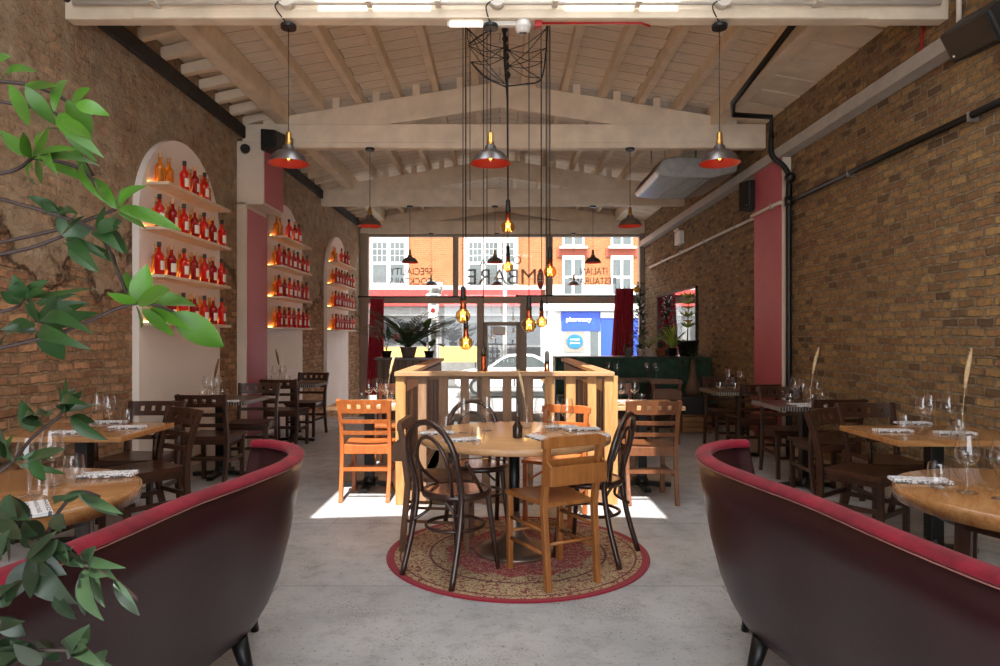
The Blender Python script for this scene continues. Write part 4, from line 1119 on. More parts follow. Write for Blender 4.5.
def vase_with(kind, px, py, z, where, stemlab, sc=1.0, rz=0):
    g = G(px, py, z); o = vase.put((g.x, g.y, z+.001), 0, 'clear glass bud vase '+where, 'bud vases')
    kind.put((g.x, g.y, z+.001), rz, stemlab+' '+where, 'dried grass stems', (sc, sc, sc))
vase_with(pampas, 527, 428, TZ, 'on the central round table', 'bushy dried grass plume', .78, 2.6)
vase_with(pampas, 387, 402, .75, 'on the table left of the balustrade', 'cream dried grass plume', .95, .3)
vase_with(pampas, 962, 433, .75, 'on the right honey coloured table', 'cream dried grass plume', 1.05, .4)
vase_with(pampas, 810, 404, .75, 'on the first right studded table', 'cream dried grass plume', 1.0, .2)
vase_with(pampas_brown, 280, 381.8, .75, 'on the left studded table by the pink pillar', 'thin brown dried stem', 1.0, 3.0)
vase_with(pampas_brown, 213, 398.5, .75, 'on the left studded table by the nearest arch', 'thin brown dried stem', .9, .2)
g = G(517.5, 438, TZ); t = thing('bottle', 'small dark pepper bottle on the central round table', 'bottle', (g.x, g.y, TZ+.001))
m = MB(); m.lathe([(.028,0),(.03,.01),(.03,.07),(.012,.1),(.011,.125)], 16); m.build('body', 'bottle_dark', t)
m = MB(); m.lathe([(.013,.125),(.013,.14),(.004,.15),(.004,.2)], 12); m.build('pourer', 'pewter', t)
# =====================================================================
# arched bottle panels on the left wall
# =====================================================================
PX = -3.14
SHZ = (2.72, 2.31, 1.89, 1.47)
def make_bottle(liq, capm, lab):
    t = thing('bottle', 'x', 'bottle')
    m = MB(); m.lathe([(.036,0),(.042,.006),(.041,.145),(.044,.15),(.043,.165),(.029,.188),(.016,.205),(.0145,.245)], 14); m.build('body', liq, t)
    m = MB(); m.lathe([(.0155,.245),(.0185,.247),(.0185,.285),(.0165,.288)], 12); m.build('cap', capm, t)
    if lab:
        m = MB(); a = [(-.7+1.4*i/8) for i in range(9)]
        vs = [(.0425*math.sin(q), .0425*math.cos(q), z) for q in a for z in (.04,.12)]
        m.add(vs, [(2*i,2*i+2,2*i+3,2*i+1) for i in range(8)], True); m.build('paper_label', 'label_white', t)
    return t
b_red = Kind(make_bottle('red_liquor', 'cap_black', True)); b_dark = Kind(make_bottle('dark_liquor', 'cap_tan', True)); b_amber = Kind(make_bottle('amber_liquor', 'cap_tan', False))
SHN = ('top','second','third','lowest')
def arch(y0, y1, desc, nm, layout, visible=None):
    t = thing('arched_shelf', 'white arched panel with four bottle shelves, '+desc, 'shelf', (XL, (y0+y1)/2, 0), 0, 'arched bottle panels on the left wall')
    inv = Matrix.Translation(t.location).inverted()
    r = (y1-y0)/2; yc = (y0+y1)/2; zs = 3.26-r
    pts = [(y0,.02),(y0,zs)]+[(yc-r*math.cos(PI*i/28), zs+r*math.sin(PI*i/28)) for i in range(1,28)]+[(y1,zs),(y1,.02)]
    m = MB(); m.prism(pts, XL, PX, 'x'); o = m.build('panel', 'panel_white', t); o.matrix_parent_inverse = inv
    ws = random.Random(int(y0*10))
    for si, z in enumerate(SHZ):
        a, b = y0+.02, y1-.2
        if si == 0: a, b = y0+.10, y1-.22
        m = MB(); m.bb(PX, -2.93, a, b, z-.028, z); o = m.build('shelf', 'shelf_wood', t, bevel=.003); o.matrix_parent_inverse = inv
        m = MB(); m.bb(PX+.001, PX+.010, a+.04, b-.04, z+.001, z+.010); q = m.build('light_strip', 'led_glow', o); q.matrix_parent_inverse = Matrix.Identity(4)
        q.parent = t; q.matrix_parent_inverse = inv
        red, amb = layout[si]
        for i, fr in enumerate(red):
            y = a+.05+(b-a-.1)*fr
            if visible and not visible(y): continue
            k = b_red if (i+si) % 2 == (0 if si in (0,2) else 1) else b_dark
            k.put((-2.995+ws.uniform(-.008,.008), y, z+.0008), -PI/2+ws.uniform(-.5,.1), '%s bottle, %s from left on %s shelf, %s' % ('red black capped' if k is b_red else 'dark red tan capped', ORD[i], SHN[si], nm), 'red bottles on the arched shelves')
        for i, fr in enumerate(amb):
            y = a+.05+(b-a-.1)*fr
            if visible and not visible(y): continue
            b_amber.put((-3.085, y, z+.0008), 0, 'amber bottle behind, %s from left on %s shelf, %s' % (ORD[i], SHN[si], nm), 'amber bottles behind the red ones')
R7 = [0.0+i/6.15 for i in range(7)]; A6 = [.085+i/6.15 for i in range(6)]
L1 = [([.30,.47,.66], [.08,.21,.55,.75,.86]), (R7, A6), (R7, A6), (R7, A6)]
L2 = [([.3,.48,.66], [.08,.18,.8,.9]), (R7, A6), (R7, A6), (R7, A6)]
arch(5.80, 7.47, 'nearest whole one, left of the pink pillar', 'nearest whole arch', L1)
arch(8.97, 10.6, 'just right of the pink pillar', 'middle arch', L2)
arch(12.1, 13.8, 'farthest, next to the street window', 'farthest arch', L2)
arch(2.3, 4.02, 'cut off by the left picture edge', 'nearest cut off arch', [([], []), (R7, A6), (R7, A6), (R7, A6)], lambda y: y > 3.6)

# =====================================================================
# pendant lamps
# =====================================================================
def lamp_light(par, z, e, col=(1,.68,.38), r=.03):
    l = bpy.data.lights.new('lamp_light', 'POINT'); l.energy = e; l.color = col; l.shadow_soft_size = r*.4
    o = bpy.data.objects.new('lamp_light', l); COL.objects.link(o); o.parent = par; o.location = (0,0,z); return o
def make_pendant(drop, en):
    """origin at the canopy on the beam"""
    t = thing('pendant_lamp', 'x', 'pendant lamp')
    m = MB(); m.lathe([(.055,-.03),(.058,-.005),(.055,0)], 20); m.build('ceiling_rose', 'black_paint', t)
    m = MB(); m.cyl((0,0,-.02), (0,0,-drop+.22), .0035, n=6); m.build('cord', 'cord_black', t)
    z = -drop
    m = MB(); m.lathe([(.012,.235),(.02,.225),(.022,.17),(.026,.165),(.026,.13),(.02,.12)], 14, (0,0,z)); m.build('lamp_holder', 'brass', t)
    m = MB(); m.open_lathe([(.025,.14),(.04,.13),(.045,.10),(.085,.085),(.12,.055),(.143,.012),(.15,0)], 28, (0,0,z)); s = m.build('lamp_shade', 'pewter', t, fix=False)
    m = MB(); m.open_lathe([(.024,.135),(.038,.126),(.043,.096),(.083,.081),(.118,.051),(.141,.010),(.149,.0005)][::-1], 28, (0,0,z)); m.build('shade_lining', 'rust_red', s, fix=False)
    m = MB(); m.sphere((0,0,z+.045), .03, 14, 9, 1.2); bb_ = m.build('bulb', 'amber_bulb', t)
    m = MB(); m.sphere((0,0,z+.045), .013, 8, 6, 1.5); m.build('filament', 'bulb_glow', bb_)
    lamp_light(t, z+.02, en)
    return t
pendK = {}
GP = 'pewter pendant lamps in rows'
def pendant(x, y, zc, zr_, lab, en):
    key = round(zc-zr_, 2)
    if key not in pendK: pendK[key] = Kind(make_pendant(zc-zr_, en))
    return pendK[key].put((x, y, zc), 0, lab, GP)
for x, l in ((-1.57,'left'),(-.07,'centre'),(1.63,'right')): pendant(x, 4.95, 3.66, 2.63, 'pewter pendant lamp with red lining, %s one of the nearest row of three' % l, 1.0)
for x, l in ((-1.60,'left by the pink pillar'),(1.60,'right below the silver air unit')): pendant(x, 8.20, 3.66, 2.70, 'pewter pendant lamp of the second row, %s' % l, 1.0)
for x, l in ((-1.6,'left'),(-.09,'centre'),(1.65,'right')): pendant(x, 11.84, 3.66, 2.65, 'dark pendant lamp of the third row, %s one' % l, 1.0)
for x, l in ((-1.55,'left'),(-.07,'centre'),(1.66,'right')): pendant(x, 15.0, 3.66, 2.50, 'dark pendant lamp hung just inside the shop window, %s one' % l, 1.0)
# amber globe bulbs over the stair
GB = 'amber globe bulbs on long cords'
def globe(px, py, dia, lab):
    Y = min(7.8, .125*F/dia); p = P(px, py, Y); top = min(zr(p.x)-.02, 4.6)
    t = thing('globe_bulb', lab, 'pendant lamp', (p.x, p.y, top), 0, GB); d = top-p.z
    m = MB(); m.cyl((0,0,0), (0,0,-d+.24), .004, n=6); m.build('cord', 'cord_black', t)
    m = MB(); m.lathe([(.008,.25),(.02,.235),(.021,.16),(.024,.155),(.024,.13)], 12, (0,0,-d)); m.build('lamp_holder', 'black_paint', t)
    m = MB(); m.lathe([(.023,.13),(.023,.075),(.027,.07),(.027,.055)], 14, (0,0,-d)); m.build('copper_sleeve', 'copper', t)
    m = MB(); m.sphere((0,0,-d), .0625, 18, 12); b = m.build('bulb', 'amber_bulb', t)
    m = MB(); m.tube([(.022*math.cos(a*1.3), .022*math.sin(a*1.3), -d+.035-.07*(a % 2)) for a in range(9)], .0026, 5); m.cyl((0,0,-d+.06),(0,0,-d),.006,n=6); m.build('filament', 'bulb_glow', b)
    lamp_light(t, -d, 4.5, (1,.78,.55), .03)
for a in ((508,227,14,'topmost amber globe bulb, high on the central dark cable'),(508,267,10.8,'amber globe bulb below the topmost one'),(550,272,13,'amber globe bulb on the right, level with the window lettering'),
          (463,316,15,'larger amber globe bulb on the left above the balustrade'),(466,343,14,'lower of the two left amber globe bulbs'),(529,325,15,'larger amber globe bulb right of the shop door'),
          (541.5,322,11,'smaller amber globe bulb beside the larger one right of the door'),(547,377,13,'lowest amber globe bulb on the right, just above the balustrade rail')): globe(*a)
Y = 6.2; p = P(483.5, 372, Y); top = zr(p.x)-.02
t = thing('globe_bulb', 'unlit copper sleeved bulb hanging near the balustrade rail', 'pendant lamp', (p.x, p.y, top), 0, GB); d = top-p.z
m = MB(); m.cyl((0,0,0), (0,0,-d+.2), .004, n=6); m.build('cord', 'cord_black', t)
m = MB(); m.lathe([(.008,.24),(.021,.225),(.024,.18),(.024,.15)], 12, (0,0,-d)); m.build('lamp_holder', 'black_paint', t)
m = MB(); m.lathe([(.023,.15),(.023,.03),(.027,0)], 14, (0,0,-d)); m.build('copper_sleeve', 'copper', t)
m = MB(); m.sphere((0,0,-d-.04), .045, 14, 9); m.build('bulb', 'clear_glass', t)
# cable bundle that feeds them
t = thing('cable_spider', 'tangle of black cables fanned from a central stem under the ridge', 'cable', (.05, 6.0, 4.5)); inv = Matrix.Translation(t.location).inverted()
def cp(m, nm): o = m.build(nm, 'cord_black', t); o.matrix_parent_inverse = inv
PYs = 6.0
m = MB(); m.tube([P(504,14,PYs), P(505,60,PYs), P(507.5,100,PYs), P(508,200,5.95)], [.014,.014,.009,.007], 8); cp(m, 'central_stem')
m = MB()
for q in range(6): m.lathe([(.016,-.03),(.03,0),(.016,.03)], 8, tuple(P(504.5+q*.6, 30+q*9, PYs)))
cp(m, 'cable_ties')
L = [(467,28),(468,45),(471,62)]; Rr = [(547,28),(546,48),(543,62),(540,78)]
m = MB()
for a in L:
    for b in ((503,48),(504,58),(505,84)): m.tube(spline([P(a[0],a[1],PYs), P((a[0]+b[0])/2, (a[1]+b[1])/2+5, PYs), P(b[0],b[1],PYs)], 6), .0035, 6)
m.tube(spline([P(467,28,PYs),P(470,44,PYs),P(484,40,PYs),P(493,28,PYs)],6), .004, 6); m.tube(spline([P(469,44,PYs),P(480,36,PYs),P(490,30,PYs)],6), .007, 6)
cp(m, 'left_loops')
m = MB()
for a in Rr:
    for b in ((508,50),(509,66),): m.tube(spline([P(b[0],b[1],PYs), P((a[0]+b[0])/2, (a[1]+b[1])/2+4, PYs), P(a[0],a[1],PYs)], 6), .0035, 6)
m.tube(spline([P(507,86,PYs),P(525,84,PYs),P(541,79,PYs),P(546,50,PYs),P(548,20,PYs)],6), .007, 6); m.tube(spline([P(471,62,PYs),P(485,77,PYs),P(506,87,PYs)],6), .007, 6)
cp(m, 'right_loops')
m = MB()
for x0, x1, y1 in ((463,463,288),(465.5,465.5,318),(470,470,200),(487,487,250),(546,546,250),(549,549,250),(541,541,296),(529,529,296)):
    m.tube([P(x0,10,PYs+.06), P(x1,min(y1,236),PYs+.06)], .0035, 6)
cp(m, 'hanging_cables')

# =====================================================================
# fittings
# =====================================================================
def speaker(x, y, z, rz, tilt, lab, s=1):
    t = thing('loudspeaker', lab, 'speaker', (x, y, z), rz, 'black wall speakers'); t.rotation_euler = (tilt, 0, rz)
    m = MB(); m.prism([(-.13*s,-.1*s),(.13*s,-.1*s),(.10*s,.1*s),(-.10*s,.1*s)], -.19*s, .19*s, 'z'); m.build('cabinet', 'black_plastic', t, bevel=.015)
    m = MB(); m.prism([(-.115*s,.1*s),(.115*s,.1*s),(.09*s,.112*s),(-.09*s,.112*s)][::-1], -.175*s, .175*s, 'z') if False else m.bb(-.09*s,.09*s,.1*s,.11*s,-.17*s,.17*s); m.build('grille', 'black_paint', t, bevel=.004)
    m = MB(); m.bb(-.03*s,.03*s,-.19*s,-.1*s,-.04*s,.04*s); m.build('bracket', 'iron_black', t)
    m = MB(); m.cyl((-.06*s,.11*s,-.14*s), (-.06*s,.113*s,-.14*s), .008); m.build('badge', 'white_plastic', t)
    return t
t = speaker(3.06, 4.24, 3.29, 0, 0, 'large black speaker at the top right on the grey steel beam'); t.rotation_euler = Matrix(((-.94,0,-.34),(-.0,1,0),(.34,0,-.94))).transposed().to_euler()
t.rotation_euler = (V((-.86,-.12,-.5)).to_track_quat('Y','X')).to_euler()
p = P(748, 196, 8.45); speaker(3.17, p.y, p.z, PI/2+.35, 0, 'black speaker beside the right pink pillar', .95)
p = P(276, 137, 8.0); t = speaker(-2.72, 8.2, 3.60, -PI/2-.2, 0, 'black speaker on top of the left pink pillar', 1.0); t.rotation_euler = (0, PI/2, -PI/2-.3); t.location = (-2.70, 8.08, 3.72-.03)
# sensor disc
p = P(245.5, 149, 8.1); t = thing('wall_sensor', 'round black sensor disc on the left plaster pillar', 'sensor', (p.x, 8.1, p.z))
m = MB(); m.tube([(0,-.03,0),(0,0,0)], [.055,.06], 18); m.build('body', 'black_plastic', t); m = MB(); m.tube([(0,-.04,0),(0,-.03,0)], [.02,.03], 14); m.build('lens', 'black_paint', t)
# air unit
t = thing('air_conditioner', 'silver ceiling air unit with long slot above the right wall', 'air conditioner', (2.05, 8.35, 3.5))
inv = Matrix.Translation(t.location).inverted()
def ap(m, nm, mat, **k): o = m.build(nm, mat, t, **k); o.matrix_parent_inverse = inv; return o
m = MB(); m.prism([(2.0,3.48),(2.04,3.42),(2.3,3.39),(2.75,3.39),(3.05,3.46),(3.1,3.64),(2.25,3.67),(2.1,3.63)], 8.6, 9.95, 'y'); ap(m, 'casing', 'galvanised', bevel=.02)
m = MB(); m.beam((1.86,9.45,3.32),(2.0,9.45,3.58),1.55,.03,(0,1,0)); 
m = MB(); m.prism([(2.005,3.50),(2.02,3.52),(2.09,3.615),(2.075,3.61)], 8.68, 9.87, 'y'); ap(m, 'air_slot', 'black_paint')
m = MB()
for q in range(7): m.beam((2.33+.065*q, 8.7, 3.386), (2.33+.065*q, 9.85, 3.386), .045, .012)
ap(m, 'intake_louvres', 'galvanised')
m = MB(); m.cyl((2.2,8.9,3.64),(2.2,8.9,4.15),.012,n=8); m.cyl((2.2,9.7,3.64),(2.2,9.7,4.15),.012,n=8); m.cyl((2.85,8.9,3.6),(2.85,8.9,4.1),.012,n=8); m.cyl((2.85,9.7,3.6),(2.85,9.7,4.1),.012,n=8); ap(m, 'hanger_rods', 'galvanised')
# emergency light
p = P(678, 237, 11.9); t = thing('emergency_light', 'small white emergency light box on the right wall below the steel beam', 'light', (XR, 12.1, p.z-.0))
m = MB(); m.bb(-.09,0,-.17,.17,-.11,.13); m.build('case', 'white_plastic', t, bevel=.01); m = MB(); m.bb(-.12,-.09,-.12,.12,.13,.17); m.build('lamp_head', 'white_plastic', t, bevel=.01)
m = MB(); m.bb(-.07,0,.22,.34,-.1,.16); m.build('side_box', 'black_plastic', t)
# conduit along right wall with clips
t = thing('wall_conduit', 'long grey conduit pipe clipped along the right brick wall', 'pipe', (XR-.05, 9, 2.86)); inv = Matrix.Translation(t.location).inverted()
m = MB(); m.tube([(XR-.045,7.5,2.86),(XR-.13,7.55,2.86),(XR-.13,8.4,2.86),(XR-.045,8.5,2.86),(XR-.045,14.5,2.84)], .022, 10); ap(m, 'grey_pipe', 'pipe_white')
m = MB(); m.tube([(XR-.045,2.8,2.88),(XR-.045,6.1,2.87),(XR-.045,7.5,2.86)], .026, 10); ap(m, 'dark_pipe', 'iron_black')
for y in (4.6,6.2,9.2,10.6,12,13.4):
    m = MB(); m.bb(XR-.075, XR, y-.008, y+.008, 2.83, 2.895); ap(m, 'clip', 'galvanised')
m = MB(); m.bb(XR-.16, XR-.1, 7.76, 7.78, 2.83, 2.89); ap(m, 'clip', 'galvanised')
# black drain pipe by pilaster
t = thing('drain_pipe', 'black vertical pipe along the near edge of the right pink pillar', 'pipe', (3.24, 7.48, 0)); inv = Matrix.Translation(t.location).inverted()
m = MB(); m.tube(spline([(3.24,7.48,0),(3.24,7.48,2.7),(3.24,7.48,3.1),(3.2,7.5,3.25),(3.08,7.55,3.4),(3.07,7.55,3.62)],5), .031, 12); ap(m, 'pipe', 'iron_black')
m = MB(); m.tube([(3.07,7.55,3.6),(3.07,7.55,3.83),(2.62,7.5,3.84),(2.55,7.3,3.9),(2.5,5.0,4.08)], .03, 10); ap(m, 'overhead_pipe', 'iron_black')
m = MB(); m.lathe([(.045,-.05),(.045,.05)], 12, (3.24,7.48,2.86)); ap(m, 'joint', 'black_paint'); m = MB(); m.sphere((3.2,7.36,3.1), .06, 12, 8); ap(m, 'junction_box', 'black_paint')
# pipe, fluorescent tube, smoke detector on near truss
t = thing('ceiling_conduit', 'white conduit with round junction boxes along the nearest roof beam', 'pipe', (0, 4.85, 3.78)); inv = Matrix.Translation(t.location).inverted()
m = MB(); m.cyl((-3.1,4.84,3.77),(3.2,4.84,3.77),.017,n=10); ap(m, 'pipe', 'pipe_white')
for x in (-1.55,-.02,1.62): m = MB(); m.tube([(x,4.885,3.79),(x,4.81,3.79)], .055, 16); ap(m, 'junction_box', 'pipe_white')
for x in (-2.5,-.95,-.45,.4,1.0,2.3): m = MB(); m.bb(x-.02,x+.02,4.78,4.88,3.75,3.79); ap(m, 'clip', 'pipe_white')
m = MB()
for x, xl in ((-1.55,-1.57),(-.02,-.07),(1.62,1.63)): m.tube(spline([(x,4.81,3.79),(x-.08,4.83,3.74),(xl,4.93,3.655)],5), .005, 6)
ap(m, 'lamp_leads', 'cord_black')
p = P(523,30,4.9); t = thing('smoke_detector', 'round white smoke detector under the nearest roof beam', 'smoke detector', (.17, 4.95, 3.68))
m = MB(); m.lathe([(.035,-.085),(.05,-.07),(.053,-.05),(.06,-.045),(.06,0)], 18); m.build('body', 'white_plastic', t); m = MB(); m.lathe([(.02,-.092),(.03,-.085)], 14); m.build('sensor', 'pewter', t)
t = thing('fire_cable', 'red fire alarm cable and box under the nearest roof beam', 'cable', (.4,4.84,3.68)); inv = Matrix.Translation(t.location).inverted()
m = MB(); m.tube([(.28,4.95,3.672),(1.05,4.95,3.672),(1.12,4.97,3.66)], .008, 8); ap(m, 'cable', 'red_plastic'); m = MB(); m.bb(.26,.31,4.92,4.98,3.64,3.68); ap(m, 'box', 'red_plastic')
t = thing('fluorescent_tube', 'short fluorescent tube under the nearest roof beam', 'light', (-.15,4.95,3.66)); 
m = MB(); m.cyl((-.22,0,0),(.02,0,0),.014,n=10); m.build('tube', 'tube_glow', t); m = MB(); m.bb(.02,.3,-.02,.02,-.012,.022); m.build('batten', 'white_plastic', t); m = MB(); m.bb(-.24,-.22,-.02,.02,-.015,.022); m.build('end_holder', 'white_plastic', t)
m = MB(); m.tube([P(924,22,5.16), P(922,38,5.18), P(920,55,5.2)], .012, 8); tag(m.build('alarm_cable', 'red_plastic', loc=(.0,0,0)), 'short red cable on the right wall above the steel beam', 'cable')
m = MB(); m.tube([(XR-.03,4.75,3.52),(XR-.03,4.75,4.2)], .018, 8); tag(m.build('vent_pipe', 'pipe_white'), 'white vertical pipe rising from the steel beam at top right', 'pipe')
# curtains and rods
def curtain(x0, x1, ztop, zbot, y, lab, flare):
    t = thing('curtain', lab, 'curtain', ((x0+x1)/2, y, ztop), 0, 'dark red curtains at the shop window')
    m = MB(); n = 44; vs = []; rows = 10
    for j in range(rows+1):
        u = j/rows
        for i in range(n+1):
            s = i/n; x = x0+(x1-x0)*s; cxm = (x0+x1)/2
            x = x+flare*u*(1-s if flare < 0 else 1-s)
            vs.append((x-cxm, .05*math.sin(s*7*2*PI)*(.6+.4*u), -(ztop-zbot)*u))
    m.add(vs, [(j*(n+1)+i, j*(n+1)+i+1, (j+1)*(n+1)+i+1, (j+1)*(n+1)+i) for j in range(rows) for i in range(n)], True)
    o = m.build('cloth', 'curtain_velvet', t); sd = o.modifiers.new('thick', 'SOLIDIFY'); sd.thickness = .012
    m = MB()
    for q in range(5): m.tube([((x1-x0)*(q/4-.5), .022*math.cos(a), .03+.022*math.sin(a)) for a in [2*PI*i/10 for i in range(10)]], .004, 5, closed=True)
    m.build('rings', 'iron_black', t)
YC = 15.02
def yx(px): return (px-500)/F*YC
def yz(py): return CH-(py-HZ)/F*YC
curtain(yx(370.5), yx(383.5), yz(299), yz(395), YC, 'dark red velvet curtain at the left end of the shop window', -.1)
curtain(yx(615.5), yx(633), yz(288.5), yz(372), YC, 'dark red velvet curtain at the right end of the shop window', -.12)
for a, b, py, lab in ((358,483,298,'left'),(517,640,297,'right')):
    t = thing('curtain_rod', 'dark thin curtain rod across the %s half of the shop window' % lab, 'curtain rod', (yx((a+b)/2), YC, yz(py)+.03)); h = (yx(b)-yx(a))/2
    m = MB(); m.cyl((-h,0,0),(h,0,0),.016,n=10); m.build('rod', 'iron_black', t); m = MB()
    for s in (-1,1): m.sphere((s*h,0,0), .03, 10, 6)
    for s in (-.5,.5): m.bb(s*h-.01,s*h+.01,0,.2,-.015,.015)
    m.build('brackets', 'iron_black', t)
# banquette
t = thing('banquette', 'dark green upholstered banquette back along the far right', 'banquette', (1.95, 10.3, 0)); inv = Matrix.Translation(t.location).inverted()
m = MB(); m.bb(.86,3.26,10.25,10.42,.42,1.02); ap(m, 'backrest', 'green_velvet', bevel=.03)
m = MB(); m.bb(.86,3.2,9.75,10.25,.36,.46); ap(m, 'seat', 'green_velvet', bevel=.03)
m = MB(); m.bb(.88,3.2,9.8,10.4,0,.36); ap(m, 'plinth', 'dark_wood', bevel=.004)
m = MB()
for x in (1.34,1.82,2.3,2.78): m.bb(x-.008,x+.008,10.235,10.25,.46,1.0)
ap(m, 'seams', 'black_paint')
m = MB(); m.bb(.86,3.28,10.42,10.9,.0,1.03); ap(m, 'plant_ledge', 'table_dark', bevel=.004)
# mirror
t = thing('wall_mirror', 'tall wall mirror behind the plants on the right wall', 'mirror', (XR-.01, 12.5, 1.55)); 
m = MB(); m.bb(-.02,0,-1.35,1.35,-.75,.6); m.build('glass', 'mirror_glass', t); m = MB()
for a in ((-1.39,-1.35,-.79,.64),(1.35,1.39,-.79,.64),(-1.39,1.39,-.79,-.75),(-1.39,1.39,.6,.64)): m.bb(-.03,0,*a)
m.build('frame', 'iron_black', t)
# ------------------------------------------------ plants
def leaf_mesh(mb, base, tip, w, droop=.12, up=None, n=6, fold=.25):
    base, tip = V(base), V(tip); d = tip-base; L = d.length
    if L < 1e-5: return
    dn = d.normalized(); up = V(up) if up is not None else V((0,0,1))
    side = dn.cross(up)
    if side.length < .05: side = dn.cross(V((0,1,0)))
    side.normalize(); nrm = side.cross(dn)
    vs = []
    for i in range(n+1):
        t = i/n; ww = w*.5*(math.sin(PI*(t**.78))**.9 if 0 < t < 1 else 0)+.0004
        c = base+d*t+nrm*(L*droop*4*t*(1-t))*.5
        vs += [c-side*ww+nrm*ww*fold, c, c+side*ww+nrm*ww*fold]
    fs = []
    for i in range(n):
        a = i*3; fs += [(a,a+1,a+4,a+3), (a+1,a+2,a+5,a+4)]
    mb.add(vs, fs, True)
def pot(t, r, h, mat, z=0):
    m = MB(); m.lathe([(r*.72,z),(r,z+h*.92),(r*1.06,z+h*.93),(r*1.06,z+h),(r*.93,z+h),(r*.9,z+h*.9)], 20); m.build('pot', mat, t)
    m = MB(); m.lathe([(r*.92,z+h*.88),(.001,z+h*.9)], 16); m.build('soil', 'soot', t)
def fronds(t, n, L, z0, rnd, mat, wl=.03, spread=1.0, pairs=14, name='fronds'):
    m = MB(); st = MB()
    for k in range(n):
        a = 2*PI*k/n+rnd.uniform(-.3,.3); e = rnd.uniform(.35,1.25); l = L*rnd.uniform(.75,1.05)
        pts = []
        for i in range(12):
            u = i/11; el = e*(1-u*1.1*spread)+.15
            p = pts[-1] if pts else V((0,0,z0))
            pts.append(p+V((math.cos(a)*math.cos(el), math.sin(a)*math.cos(el), math.sin(el)))*(l/11) if pts else p)
        st.tube(pts, [.008-.0005*i for i in range(12)], 5)
        for j in range(2, pairs):
            u = j/pairs; i = min(10, int(u*11)); p = pts[i].lerp(pts[i+1], u*11-i); d = (pts[i+1]-pts[i]).normalized(); sd = d.cross(V((0,0,1))).normalized()
            ll = l*.36*math.sin(PI*(u*.85+.12))
            for s in (-1,1): leaf_mesh(m, p, p+(d*.75+sd*s*.75-V((0,0,.25))).normalized()*ll, wl, -.08, n=3)
    m.build(name, mat, t, fix=False); st.build('stems', 'palm_green', t)
def bigleaf(t, specs, mat, name='leaves', stem='palm_green'):
    m = MB(); s = MB()
    for base, mid, tip, w in specs:
        s.tube(spline([base, (V(base)*.5+V(mid)*.5)+V((0,0,.02)), mid], 4), .006, 5); leaf_mesh(m, mid, tip, w, .1, n=6)
    m.build(name, mat, t, fix=False); s.build('stems', stem, t)
rnd = random.Random(11)
# planter box with palms, left of the entrance
t = thing('planter_box', 'long dark timber planter box under the left window', 'planter', (-1.45, 10.35, 0)); m = MB()
m.bb(-.42,.42,-.25,.25,0,.98); m.build('box', 'dark_wood', t, bevel=.005); m = MB(); m.bb(-.45,.45,-.28,.28,.98,1.02); m.build('top_board', 'table_dark', t, bevel=.004)
m = MB()
for i in range(8): m.bb(-.40+.11*i,-.33+.11*i,-.265,-.25,.02,.98)
m.build('slats', 'fence_dark', t)
GV = 'window plants'
t = thing('potted_palm', 'spreading feathery palm on the planter box under the left window', 'plant', (-1.42,10.35,1.021), 0, GV); pot(t, .13, .16, 'pot_grey'); fronds(t, 24, .95, .14, rnd, 'palm_green', .042, spread=.9, pairs=18)
t = thing('potted_plant', 'broad leafed plant left of the palm on the planter box', 'plant', (-1.75,10.3,1.021), 0, GV); pot(t, .08, .1, 'black_plastic')
bigleaf(t, [((0,0,.1),(-.02,0,.22),(-.12,-.05,.48),.09),((0,0,.1),(-.07,0,.2),(-.26,-.06,.38),.08),((0,0,.1),(.03,0,.25),(.02,-.05,.5),.08)], 'palm_green')
t = thing('potted_plant', 'split leafed plant right of the palm with one tall leaf', 'plant', (-1.1,10.35,1.021), 0, GV); pot(t, .08, .1, 'black_plastic')
bigleaf(t, [((0,0,.1),(-.04,0,.42),(.04,-.05,.62),.19),((0,0,.1),(.1,0,.2),(.24,-.06,.15),.14),((0,0,.1),(.03,-.03,.16),(.1,-.12,.28),.13),((0,0,.1),(-.06,-.03,.16),(-.14,-.12,.26),.12)], 'palm_green')
